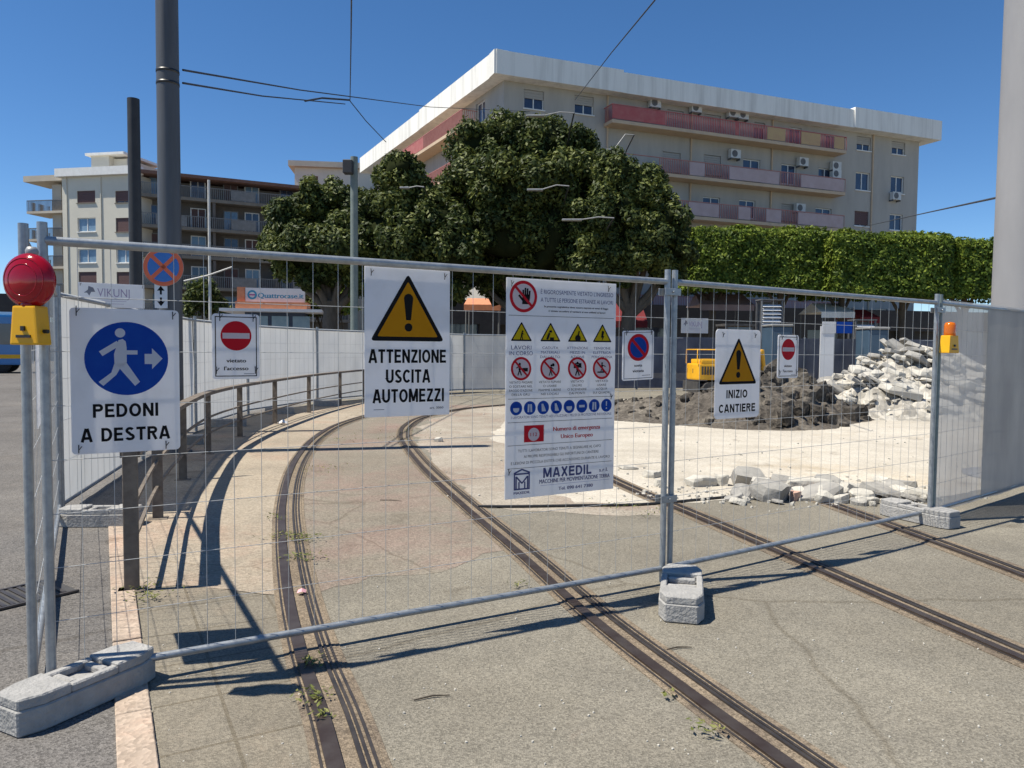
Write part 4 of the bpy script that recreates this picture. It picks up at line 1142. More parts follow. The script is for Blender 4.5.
# --- cream block with loggias, left
CL = at_depth_ground(141, 70); LL = at_depth_ground(67, 71.6); WR = at_depth_ground(352, 79)
f1_ = Fac(LL, CL); f2_ = Fac(CL, WR)
bl = empty('apartment_block', LL, 'cream block with brown shutters and dark balconied wing behind the big dark pole', 'building')
ZR = f1_.z(100, 176)
holes = []; wl_ = []
rows = [(191, 203), (218, 232), (249, 263), (272, 287), (304, 317)]
spec = [[(SHUTB, 1.0), (SHUTB, .85)], [(None, 0), (SHUTB, 1.0)], [(None, 0), (None, 0)], [(SHUTB, 1.0), (SHUTB, 1.0)], [(SHUTB, 1.0), (None, 0)]]
for r_, (y0, y1) in enumerate(rows):
    for c_, (x0, x1) in enumerate(((79, 97), (117, 134))):
        h_ = (f1_.u(x0), f1_.u(x1), f1_.z(x0, y1), f1_.z(x0, y0)); holes.append(h_); wl_.append((h_, spec[r_][c_]))
mb = MB(); wall_holes(mb, f1_, 0, f1_.L, -0.2, ZR, holes); rooms(mb, f1_, 0, f1_.L, -0.2, ZR, 13)
mb.build('wall', CREAM, bl, world=True)
for h_, (sh, dr) in wl_: window(f1_, bl, h_, shutter=sh, drop=dr, pane=GLASSL if sh is None else GLASS, frame=WHITEW if sh is None else SLABW)
c_ = MB(); f1_.box(c_, -0.4, f1_.L + 0.3, ZR + 0.01, ZR + 0.75, -0.5, 0.45); c_.build('cornice', WHITEW, bl, world=True)
for u_ in (0.5, f1_.L * .52):
    c_ = MB(); f1_.box(c_, u_, u_ + 0.07, 0, ZR, 0.02, 0.09); c_.build('drainpipe', CREAM, bl, world=True)
pm_ = MB(); z0 = f1_.z(90, 172); z1 = f1_.z(90, 147)
f1_.box(pm_, f1_.u(78), f1_.u(96), z0 - 1.5, z1, -6, -2); f1_.box(pm_, f1_.u(96) + .01, f1_.u(110), z0 - 1.5, z1 - 0.5, -7, -2.6)
pm_.build('roof_cabin', CREAM, bl, world=True)
pm_ = MB(); f1_.box(pm_, f1_.u(74), f1_.u(113), z1 - 0.28, z1 - 0.05, -7.4, -1.7); f1_.box(pm_, f1_.u(66), f1_.u(112), z0 - 1.2, z0 - 0.3, -5, -0.6)
pm_.build('roof_cabin_slab', WHITEW, bl, world=True)
# left loggias standing out to the side
dl = MB(); U0 = f1_.u(24, 250); f1_.box(dl, f1_.u(34, 250), -0.01, -0.2, ZR - 0.5, -12, -3.2); dl.build('loggia_wall', BROWNW, bl, world=True)
for k, py in enumerate((180, 210, 238, 266, 294, 322)):
    z_ = f1_.z(45, py)
    if k == 0:
        t_ = MB(); f1_.box(t_, U0 - 0.3, -0.02, z_, z_ + 0.55, -3.6, -0.4); t_.build('roof_slab', BEIGE, bl, world=True)
        continue
    t_ = MB(); f1_.box(t_, U0, -0.02, z_ - 0.22, z_, -3.18, -0.4); b_ = t_.build('balcony', BEIGE, bl, world=True)
    r_ = MB(); f1_.box(r_, U0, -0.02, z_ + 0.98, z_ + 1.05, -0.5, -0.42)
    n_ = 34
    for i in range(n_ + 1):
        x = U0 + (-0.02 - U0) * i / n_; f1_.box(r_, x - 0.02, x + 0.02, z_ + 0.01, z_ + 0.975, -0.48, -0.44)
    for i in range(16): f1_.box(r_, U0, U0 + 0.05, z_ + 0.01, z_ + 0.975, -3.1 + i * .16, -3.06 + i * .16)
    ro = r_.build('railing', RAILD, None); ro.parent = b_
    for v in ro.data.vertices: v.co -= bl.location
t_ = MB()
f1_.box(t_, f1_.u(46), f1_.u(55), -0.2, ZR - 0.4, -3.1, -1.0); t_.build('loggia_pier', BEIGE, bl, world=True)
# dark wing
ZW = f2_.z(200, 176)
mb = MB(); hol = []
ws = MB()
f2_.box(ws, 0, f2_.L, -0.2, ZW - 0.5, -12, -1.6); ws.build('wing_wall', BROWNW, bl, world=True)
ww = []
lv = [198, 228, 256, 287, 316]
for k, py in enumerate(lv):
    z_ = f2_.z(200, py, 0)
    t_ = MB(); f2_.box(t_, 0.1, f2_.L - 0.1 - 0.4 * (k % 2), z_ - 0.30, z_, -1.58, 0.25 if k % 2 else 0.0); b_ = t_.build('balcony', SLABW, bl, world=True)
    r_ = MB(); o_ = 0.22 if k % 2 else -0.03
    f2_.box(r_, 0.1, f2_.L - 0.6, z_ + 1.0, z_ + 1.06, o_ - 0.06, o_)
    n_ = 110
    for i in range(n_ + 1):
        x = 0.12 + (f2_.L - 0.75) * i / n_; f2_.box(r_, x - 0.025, x + 0.025, z_ + 0.01, z_ + 0.995, o_ - 0.05, o_ - 0.01)
    for x0, x1 in ((1.5, 4.2), (8.2, 10.4), (14.0, 17.0)):
        if (k + int(x0)) % 3 != 1: f2_.box(r_, x0, x1, z_ + 0.05, z_ + 0.97, o_ - 0.04, o_ - 0.02)
    ro = r_.build('railing', RAILL, None); ro.parent = b_
    for v in ro.data.vertices: v.co -= bl.location
    for j, x in enumerate((1.0, 4.6, 7.6, 9.6, 13.0, 16.2)):
        if x + 1.5 > f2_.L: continue
        t_ = MB(); 
        f2_.box(t_, x, x + 1.4, z_ + 0.02, z_ + 2.1, -1.6, -1.52); w_ = t_.build('window', WHITEW if j % 2 else RAILL, bl, world=True)
        t_ = MB(); f2_.box(t_, x + 0.1, x + 0.66, z_ + 0.1, z_ + 2.0, -1.54, -1.505); f2_.box(t_, x + 0.74, x + 1.3, z_ + 0.1, z_ + 2.0, -1.54, -1.505)
        po = t_.build('pane', (GLASSL, GLASS, SHUTB)[(j + k) % 3], None); po.parent = w_
        for v in po.data.vertices: v.co -= bl.location
    if k:
        for x in (6.5, 12.3):
            t_ = MB(); f2_.box(t_, x, x + 0.25, z_ + 0.005, z_ + 2.6, -1.5, -0.1); t_.build('pier', BROWNW, bl, world=True)
t_ = MB(); f2_.box(t_, -0.2, f2_.L + .3, ZW - 0.3, ZW, -12, 0.35); t_.build('wing_roof', ROOFB, bl, world=True)

# --- pale house behind the kiosk, top storey seen between the trees
hb = empty('apartment_block', at_depth_ground(320, 84), 'pale house with dark red shutters glimpsed behind the kiosk', 'building')
fh = Fac(at_depth_ground(296, 84), at_depth_ground(372, 85))
zt_ = fh.z(320, 168)
hh = [(fh.u(305, 290), fh.u(314, 290), fh.z(310, 300), fh.z(310, 281)), (fh.u(322, 290), fh.u(331, 290), fh.z(325, 300), fh.z(325, 281)), (fh.u(312, 180), fh.u(318, 180), fh.z(315, 186), fh.z(315, 176))]
mb = MB(); wall_holes(mb, fh, 0, fh.L, -0.2, zt_, hh); rooms(mb, fh, 0, fh.L, -0.2, zt_, 9); mb.build('wall', CREAM, hb, world=True)
for h_ in hh: window(fh, hb, h_, shutter=SHUTB, drop=1.0)
t_ = MB(); fh.box(t_, -0.6, fh.L + 0.6, zt_ + 0.004, zt_ + 0.6, -9.4, 0.6); t_.build('roof', BEIGE, hb, world=True)

# --- far left: a low canopy building beyond the bus
lb = empty('canopy_building', at_depth_ground(0, 62), 'low building with a dark roof behind the blue bus', 'building')
flb = Fac(at_depth_ground(-160, 62), at_depth_ground(52, 66))
t_ = MB(); flb.box(t_, 0, flb.L, 0, flb.z(10, 322), -9, -1.5); t_.build('wall', BEIGE, lb, world=True)
t_ = MB(); flb.box(t_, -0.5, flb.L + 0.5, flb.z(10, 313), flb.z(10, 294), -10, 0.5); t_.build('roof', DARKIN, lb, world=True)
for i in range(9):
    t_ = MB(); flb.box(t_, i * flb.L / 9 + .3, i * flb.L / 9 + .55, 0, flb.z(10, 313) - 0.003, -0.5, -0.2); t_.build('column', SLABW, lb, world=True)
for i in range(8):
    t_ = MB(); flb.box(t_, i * flb.L / 9 + 1.0, i * flb.L / 9 + 2.6, 0.1, 2.3, -1.5, -1.46); t_.build('shop_window', GLASS, lb, world=True)

# --- shop row under the trees, their shade put into its near-black colour
sb = empty('shop_row', at_depth_ground(700, 46), 'low shop row under the trees, coloured near-black for their shade', 'building')
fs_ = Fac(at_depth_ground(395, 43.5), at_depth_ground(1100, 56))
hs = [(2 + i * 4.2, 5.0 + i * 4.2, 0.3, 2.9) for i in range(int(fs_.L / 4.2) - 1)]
t_ = MB(); wall_holes(t_, fs_, 0, fs_.L, -0.1, 4.3, hs, depth=0.5); rooms(t_, fs_, 0, fs_.L, -0.1, 4.3, 4); t_.build('wall', DARKIN, sb, world=True)  # near-black wall stands in for tree shade
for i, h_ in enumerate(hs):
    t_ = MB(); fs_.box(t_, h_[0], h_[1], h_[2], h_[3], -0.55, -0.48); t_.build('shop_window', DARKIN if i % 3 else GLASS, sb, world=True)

# ---------------------------------------------------------------- kiosk
kp = at_depth_ground(275, 40)
fk = Fac(at_depth_ground(238, 40), at_depth_ground(306, 40.6))
kk_ = empty('kiosk', kp, 'flat roofed kiosk with orange fascia and pale sign box behind the white fence', 'kiosk')
zf_ = fk.z(270, 309); z2_ = fk.z(270, 302); z3_ = fk.z(270, 288)
t_ = MB(); fk.box(t_, 0.3, fk.L - 0.1, 0, zf_ - 0.002, -3, -0.6); t_.build('cabin_wall', DKBLUE, kk_, world=True)
for x in (0.6, 1.7, 2.8):
    t_ = MB(); fk.box(t_, x, x + 0.9, 0.9, zf_ - 0.35, -0.62, -0.56); t_.build('window', GLASSL, kk_, world=True)
t_ = MB(); fk.box(t_, -0.05, fk.L + 0.1, zf_, z2_, -3.3, 0.15); t_.build('fascia', ORANGE, kk_, world=True)
t_ = MB(); fk.box(t_, -0.8, fk.L + 0.9, zf_ - 0.16, zf_ - 0.004, -3.6, 0.5); t_.build('roof', WHITEP, kk_, world=True)
t_ = MB(); fk.box(t_, 0.42, fk.L - 0.05, z2_ + 0.004, z3_, -0.4, -0.1); bx = t_.build('sign_box', WHITEP, kk_, world=True)
t_ = MB(); fk.box(t_, 0.0, 0.40, z2_ + 0.004, z3_ + 0.03, -1.4, -0.08); t_.build('sign_side', ORANGE, kk_, world=True)
g = G2(); hS = z3_ - z2_
g.ring(0.35, hS * .5, hS * .20, hS * .33, TURQ); g.rect(0.35 - hS * .2, hS * .45, 0.35 + hS * .2, hS * .55, MAGEN)
g.text('Quattrocase.it', 0.66, 3.0, hS * .47, hS * .36, TURQ, 1)
q_ = fk.M @ Vector((0.42, 0.096, z2_)) - kk_.location
for sg_ in g.segs:
    used = sorted(set(sg_.m)); sg_.m = [used.index(i) for i in sg_.m]
    go = sg_.build('lettering', [g.mats[i] for i in used], kk_); go.location = q_; go.rotation_euler = (0, 0, math.atan2(fk.d.y, fk.d.x))

# ---------------------------------------------------------------- poles
def pole(name, px, Z, top_px, r0, r1, mat, label, cat='pole', base=True, group=None):
    p = at_depth_ground(px, Z)
    zt = dp(px, top_px, p.y).z
    root = empty(name, p, label, cat, group)
    MB().tube([(0, 0, 0), (0, 0, zt * 0.5), (0, 0, zt)], [r0, (r0 + r1) / 2, r1], 28).build('shaft', mat, root)
    if base:
        m = MB(); m.lathe([(r0 * 1.7, 0), (r0 * 1.7, 0.03), (r0 * 1.08, 0.05), (r0 * 1.08, 0.2), (r0 * 1.01, 0.22)], 24); m.build('base_collar', mat, root)
    return root, p, zt
big, bp_, bz_ = pole('tram_pole', 172.5, 10.4, -160, 0.152, 0.14, POLED, 'tall thick dark grey tram pole left of centre carrying the no stopping disc')
pole('tram_pole', 138.5, 12.6, 99, 0.105, 0.095, POLEK, 'black pole with cut off top beside the thick dark pole')
rpz = pole('tram_pole', 1017, 9.0, -190, 0.33, 0.30, POLEG, 'very thick grey pole at the right edge behind the grey sheet')
pole('street_pole', 354.5, 24, 157, 0.125, 0.115, POLEV, 'green grey pole with cable box rising out of the left tree')
lp_, lpp, lpz = pole('street_pole', 211.5, 27, 180, 0.055, 0.045, POLEW, 'thin pale pole in front of the dark wing of the cream block')
# collars where the span wires leave the big pole
for py in (72, 84):
    z_ = dp(172, py, bp_.y).z
    m = MB(); m.lathe([(0.150, 0), (0.150, 0.035)], 24, M=Matrix.Translation((0, 0, z_ - 0.02))); m.build('wire_collar', TIE, big)
m = MB(); m.cbox((-0.14, -0.2, dp(345, 168, 24).z - 0.02), (0.3, 0.3, 0.42)); bx = m.build('cable_box', POLEK, [o for o in bpy.data.objects if o.get('label', '').startswith('green grey pole')][0], bevel=0.02)
# no stopping disc + arrow plate
d = ray(163.5, 267); pS = EYE + d * ((bp_.y - 0.2) / d.y)
sg = empty('no_stopping_sign', (pS.x, pS.y, pS.z), 'round blue and red no stopping sign on the thick dark pole', 'sign', None, R(10))
rS = 19.0 / 750 * pS.y
m = MB(); m.lathe([(rS, -0.006), (rS, 0.006)], 40, M=Matrix.Rotation(R(90), 4, 'X')); m.build('plate', LAMPH, sg)
T2 = 0.007
ORR = pm('print_orange_red', (0.62, 0.13, 0.05), (0.56, 0.10, 0.04), rough=0.5)
NSB = pm('print_sky_blue', (0.02, 0.13, 0.42), (0.03, 0.15, 0.45), rough=0.5)
g = G2(); g.disc(0, 0, rS * .99, ORR, 1); g.disc(0, 0, rS * .78, NSB, 2)
for a in (1, -1): g.bar((-rS * .6, -rS * .6 * a), (rS * .6, rS * .6 * a), rS * .20, ORR, 3)
g.build('symbol', sg)
m = MB(); m.cbox((0, 0.08, 0), (0.05, 0.10, 0.05)); m.build('bracket', LAMPH, sg)
d = ray(161, 296); pA = EYE + d * ((bp_.y - 0.2) / d.y)
ar = empty('arrow_plate', (pA.x, pA.y, pA.z), 'small white plate with up and down arrows below the no stopping disc', 'sign', None, R(10))
T2 = 0.004
w_, h_ = 12 / 750 * pA.y, 24 / 750 * pA.y
m = MB(); m.cbox((0, 0, 0), (w_, 0.008, h_)); m.build('plate', WHITEP, ar)
g = G2()
for s_ in (1, -1):
    g.poly([(-w_ * .3, s_ * h_ * .22), (0, s_ * h_ * .42), (w_ * .3, s_ * h_ * .22)][::s_], SIGNK); g.rect(-w_ * .08, min(s_ * h_ * .06, s_ * h_ * .24), w_ * .08, max(s_ * h_ * .06, s_ * h_ * .24), SIGNK)
g.build('symbol', ar)
m = MB(); m.cbox((0, 0.07, 0), (0.04, 0.12, 0.04)); m.build('bracket', LAMPH, ar)
T2 = 0.002
# thin arm sticking out of the pale pole
m = MB(); q0 = dp(184, 281, 26.9) - lp_.location; q1 = dp(232, 267, 26.9) - lp_.location
m.tube([q0, (q0 + q1) / 2 + Vector((0, 0, -0.05)), q1], 0.028, 6); m.build('arm', POLEW, lp_)

# ---------------------------------------------------------------- banners tied over the sheeted fence
def banner(px0, px1, y0, y1, Z, label, lines, off=0.0, slant=0.0):
    a = dp(px0, y1, Z); b = dp(px1, y1, Z + slant); t = dp(px0, y0, Z)
    w = (b - a).length; h = t.z - a.z
    c = (a + b) / 2
    s = board('fence_banner', Vector((c.x, c.y, a.z)), math.atan2(b.y - a.y, b.x - a.x), w, h, label, 'banner', 'company banners on the sheeted fence', mat=SIGNP, r=0.004)
    g = G2()
    bu, bv = -w * .34, h * .68
    g.poly([(bu - w * .08, bv - h * .10), (bu - w * .02, bv + h * .02), (bu - w * .01, bv + h * .18), (bu + w * .06, bv + h * .12), (bu + w * .09, bv - h * .05), (bu + w * .03, bv - h * .06), (bu, bv - h * .22), (bu - w * .03, bv - h * .10)], SIGNG)
    g.text(lines, -w * .22, w * .27, h * .62, h * .34, SIGNM, 0.0)
    g.rect(-w * .22, h * .335, w * .25, h * .345, SIGNV); g.rect(-w * .20, h * .26, w * .22, h * .275, SIGNM); g.rect(-w * .02, h * .15, w * .18, h * .165, SIGNM)
    g.build('lettering', s)
    ties(s, [(-w * .47, h * .9), (w * .47, h * .9)])
banner(78.5, 144.5, 282, 306.5, 8.0, 'white banner with grey bird emblem above the PEDONI sign', 'VIKUNJ', slant=0.35)
banner(681, 708, 318, 333, 28.0, 'small white banner with dark emblem above the yellow machine', 'VIKUNJ', slant=0.2)

# ---------------------------------------------------------------- overhead wires
def wire(pts, label, r=0.012, sag=0.0, name='overhead_wire'):
    P = [dp(*p) for p in pts]
    out = []
    for i in range(len(P) - 1):
        n = 10; L = (P[i + 1] - P[i]).length
        for k in range(n + (i == len(P) - 2)):
            t = k / n; q = P[i].lerp(P[i + 1], t); q.z -= sag * L * 4 * t * (1 - t); out.append(q)
    m = MB(); m.tube(out, r, 6)
    o = m.build(name, CABLE); tag(o, label, 'wire', 'overhead tram wires')
    return o
wire([(183, 70, 10.5), (300, 90, 18), (430, 107, 34), (560, 113, 56)], 'upper span wire leaving the thick dark pole to the right', 0.016)
wire([(183, 83, 10.5), (262, 96, 16), (345, 104, 24)], 'lower span wire from the thick dark pole to the hanging wire', 0.016)
wire([(352, -60, 9), (351, 40, 15), (350, 101, 24)], 'near vertical wire crossing the open sky above the left tree', 0.013)
wire([(350, 101, 24), (366, 121, 27), (386, 142, 31)], 'short wire running down into the tree from the hanging wire', 0.016)
wire([(672, -30, 13), (655, 0, 15), (612, 52, 24), (575, 100, 42)], 'slanting wire crossing the grey block from the top of the sky', 0.017)
wire([(1000, 197, 9.5), (930, 212, 20), (862, 227, 44)], 'wire from the thick grey pole at right towards the grey block', 0.016)
wire([(305, 101, 22), (322, 98, 22.8), (349, 100, 24)], 'pale pull-off arm hanging on the span wire', 0.03, name='wire_arm')

# ---------------------------------------------------------------- street lamps whose pale arms show against the trees
def lamp_arm(x0, y0, x1, y1, Z, label, zpole=None):
    a = dp(x0, y0, Z); b = dp(x1, y1, Z)
    root = empty('street_lamp', (b.x, b.y, 0), label, 'street lamp', 'street lamps in front of the trees')
    back = 3.6
    root.location.y += back
    MB().tube([(0, 0, 0), (0, 0, b.z * .5), (0, 0, b.z - 0.35)], [0.075, 0.06, 0.045], 12).build('pole', POLEK, root)
    L = a - b
    m = MB(); m.tube([(0, 0, b.z - .35), (0, -back * .4, b.z - .1), (0, -back, b.z - .01)], 0.03, 8); m.build('bracket', POLEK, root); m = MB(); m.tube([(0, -back, b.z), Vector((L.x * .3, -back, b.z + 0.03)), Vector((L.x * .7, -back, a.z))], 0.022, 8); m.build('arm', LAMPH, root)
    m = MB(); x = L.x; sx = -1 if x < 0 else 1
    m.prism([(L.x * .62, -0.13 - back), (L.x * .62, 0.13 - back), (L.x * 1.0, 0.09 - back), (L.x * 1.0, -0.09 - back)], a.z - 0.025, a.z + 0.035); m.build('lamp_head', LAMPH, root, bevel=0.01)
lamp_arm(527, 190, 569, 186, 28.5, 'street lamp with pale arm in the middle of the tall tree')
lamp_arm(526, 116, 574, 113, 29.0, 'tallest street lamp with pale arm near the tree top')
lamp_arm(562, 220, 614, 218, 27.5, 'street lamp with pale arm low in front of the right tree')
lamp_arm(400, 188, 424, 187, 29.0, 'street lamp with short pale arm over the middle trees')
lamp_arm(605, 150, 634, 135, 34.0, 'street lamp with raised arm before the grey block balconies')
# ---------------------------------------------------------------- trees
def leaf_mat(name, c1, c2, c3, scale=0.7):
    m, n, l, b = new_mat(name)
    b.inputs['Roughness'].default_value = 0.55
    b.inputs['Specular IOR Level'].default_value = 0.22
    tc = n.new('ShaderNodeTexCoord')
    nz = n.new('ShaderNodeTexNoise'); nz.inputs['Scale'].default_value = scale; nz.inputs['Detail'].default_value = 3
    l.new(tc.outputs['Object'], nz.inputs['Vector'])
    wn_ = n.new('ShaderNodeTexWhiteNoise'); wn_.noise_dimensions = '3D'
    geo = n.new('ShaderNodeNewGeometry')
    ri = n.new('ShaderNodeMath'); ri.operation = 'ADD'
    l.new(nz.outputs[0], ri.inputs[0])
    rr = n.new('ShaderNodeMath'); rr.operation = 'MULTIPLY_ADD'; rr.inputs[1].default_value = 0.5; rr.inputs[2].default_value = -0.25
    l.new(geo.outputs['Random Per Island'], rr.inputs[0]); l.new(rr.outputs[0], ri.inputs[1])
    rp = n.new('ShaderNodeValToRGB')
    e = rp.color_ramp.elements; e[0].position = 0.3; e[0].color = c4(c1); e[1].position = 0.72; e[1].color = c4(c3)
    mid = rp.color_ramp.elements.new(0.52); mid.color = c4(c2)
    l.new(ri.outputs[0], rp.inputs[0]); l.new(rp.outputs[0], b.inputs['Base Color'])
    tr = n.new('ShaderNodeBsdfTranslucent'); l.new(rp.outputs[0], tr.inputs[0])
    mx = n.new('ShaderNodeMixShader'); mx.inputs[0].default_value = 0.22
    l.new(b.outputs[0], mx.inputs[1]); l.new(tr.outputs[0], mx.inputs[2]); l.new(mx.outputs[0], n['Material Output'].inputs[0])
    return m
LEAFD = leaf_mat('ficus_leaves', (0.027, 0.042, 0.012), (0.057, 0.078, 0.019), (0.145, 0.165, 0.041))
LEAFH = leaf_mat('clipped_ficus_leaves', (0.046, 0.076, 0.011), (0.112, 0.168, 0.019), (0.21, 0.26, 0.036), scale=0.45)
LEAFY = leaf_mat('bright_shrub_leaves', (0.09, 0.14, 0.02), (0.16, 0.22, 0.03), (0.24, 0.30, 0.05))
CORE = pm('shade_core', (0.014, 0.018, 0.008), (0.022, 0.026, 0.011), scale=2, rough=1.0, spec=0.0)  # near-black solid filler, the shade inside the crowns put into its colour
BARK = pm('bark', (0.13, 0.105, 0.08), (0.08, 0.065, 0.05), scale=6, rough=0.95, bump=0.6, stretch=(1, 1, .3))
def leaves_mesh(name, centers, normals, size, mat, parent, jitter=0.9, seed=1, long=1.7):
    """one small folded leaf per point"""
    rg = np.random.default_rng(seed)
    n = len(centers)
    nr = normals + rg.normal(0, jitter, (n, 3)) * 0.6 + np.array([0, 0, 0.35])
    nr /= np.linalg.norm(nr, axis=1)[:, None] + 1e-9
    t = np.cross(nr, rg.normal(0, 1, (n, 3))); t /= np.linalg.norm(t, axis=1)[:, None] + 1e-9
    b = np.cross(nr, t)
    s = size * rg.uniform(0.6, 1.4, n)[:, None]
    v = np.empty((n, 4, 3))
    v[:, 0] = centers - t * s * 0.5 * long
    v[:, 1] = centers + b * s * 0.42 - nr * s * 0.12
    v[:, 2] = centers + t * s * 0.5 * long
    v[:, 3] = centers - b * s * 0.42 - nr * s * 0.12
    f = np.empty((n, 2, 3), dtype=np.int32)
    i = np.arange(n)[:, None] * 4
    f[:, 0] = i + np.array([0, 1, 2]); f[:, 1] = i + np.array([0, 2, 3])
    me = bpy.data.meshes.new(name)
    me.vertices.add(n * 4); me.vertices.foreach_set('co', v.reshape(-1).astype(np.float32))
    me.loops.add(n * 6); me.loops.foreach_set('vertex_index', f.reshape(-1))
    me.polygons.add(n * 2); me.polygons.foreach_set('loop_start', np.arange(n * 2, dtype=np.int32) * 3)
    me.polygons.foreach_set('loop_total', np.full(n * 2, 3, dtype=np.int32))
    me.update(); me.validate()
    me.materials.append(mat)
    o = bpy.data.objects.new(name, me); COL.objects.link(o); o.parent = parent
    return o
def blob_points(blobs, n, rg, shell=(0.62, 1.06), sub=0.46, nsub=40):
    """leaf positions on clusters of boughs that themselves sit on the big lobes"""
    small = []
    for (c, r) in blobs:
        for _ in range(nsub):
            d = rg.normal(0, 1, 3); d /= np.linalg.norm(d)
            if d[2] < -0.75: d[2] *= -0.4
            rr = r * rg.uniform(0.62, 1.0)
            small.append((np.array(c) + d * np.array([rr, rr, rr * 0.92]), r * rg.uniform(0.22, sub)))
    w = np.array([s[1] ** 2 for s in small]); w /= w.sum()
    idx = rg.choice(len(small), n, p=w)
    C_ = np.array([s[0] for s in small])[idx]; R_ = np.array([s[1] for s in small])[idx]
    d = rg.normal(0, 1, (n, 3)); d /= np.linalg.norm(d, axis=1)[:, None]
    q = rg.uniform(shell[0], shell[1], n)[:, None]
    return C_ + d * R_[:, None] * q, d
def tree(px_blobs, Z, trunks, n, size, label, seed):
    bl_ = []
    for px, py, r, dz in px_blobs:
        c = dp(px, py, Z + dz); bl_.append(((c.x, c.y, c.z), r / 750 * (Z + dz)))
    base = at_depth_ground(trunks[0], Z)
    root = empty('ficus_tree', base, label, 'tree', 'large ficus trees behind the site')
    rg = np.random.default_rng(seed)
    off = np.array([base.x, base.y, 0])
    P, N = blob_points(bl_, n, rg)
    crown = leaves_mesh('crown', P - off, N, size, LEAFD, root, seed=seed)
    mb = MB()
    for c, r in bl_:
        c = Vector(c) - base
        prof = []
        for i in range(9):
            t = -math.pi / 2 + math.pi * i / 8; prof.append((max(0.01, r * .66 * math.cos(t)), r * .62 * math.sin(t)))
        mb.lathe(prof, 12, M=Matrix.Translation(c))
    o = mb.build('shade_core', CORE, None); o.parent = crown
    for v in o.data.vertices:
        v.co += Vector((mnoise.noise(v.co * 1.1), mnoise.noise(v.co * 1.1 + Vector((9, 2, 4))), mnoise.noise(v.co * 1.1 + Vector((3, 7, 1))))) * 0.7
    tm = MB()
    b0 = Vector((0, 0, 0)); th = 3.4
    tm.tube([b0, Vector((0.05, 0.03, 1.2)), Vector((-0.08, 0.05, 2.4)), Vector((0.0, 0.0, th))], [0.42, 0.34, 0.31, 0.30], 14)
    for c, r in bl_:
        c = Vector(c) - base; st = Vector((0, 0, th - 0.5)); mid = st.lerp(c, 0.5) + Vector((0, 0, -0.3))
        tm.tube([st, mid, c], [0.2, 0.13, 0.05], 8)
    tm.build('trunk', BARK, root)
    return root
tree([(292, 222, 26, 0), (318, 205, 24, .5), (345, 208, 26, 1), (275, 245, 18, 0), (305, 250, 32, -.6), (345, 245, 34, -.6), (320, 272, 24, 0), (372, 262, 28, 0), (385, 225, 22, .5)], 31.5, [332], 80000, 0.12, 'leftmost dark ficus tree, lower than the others', 11)
tree([(398, 178, 22, 0), (390, 205, 24, 0), (418, 200, 26, .5), (435, 225, 30, 0), (400, 240, 30, -.5), (450, 255, 30, -.4), (425, 268, 24, 0), (448, 286, 20, .6), (410, 168, 12, .5), (368, 215, 24, .6), (362, 250, 30, .2), (372, 282, 24, .4)], 31, [408], 70000, 0.12, 'dark ficus tree between the leftmost and the tallest tree', 12)
tree([(478, 152, 30, 0), (510, 136, 26, 0), (545, 145, 30, 0), (575, 150, 24, .5), (468, 190, 30, -.4), (510, 185, 40, -1), (560, 190, 40, -.5), (590, 178, 24, 0), (500, 235, 38, -.8), (550, 240, 40, -.8), (525, 268, 30, -.2), (472, 268, 26, .4), (498, 284, 24, 1), (560, 280, 26, .5)], 33, [520], 112000, 0.12, 'tallest ficus tree in front of the corner of the grey block', 13)
tree([(612, 178, 24, 0), (640, 195, 27, .4), (655, 222, 28, 0), (610, 220, 34, -.6), (640, 250, 32, -.5), (672, 252, 20, 0), (600, 262, 32, -.3), (668, 272, 16, 0)], 31.5, [628], 80000, 0.12, 'rightmost ficus tree beside the clipped hedge', 14)
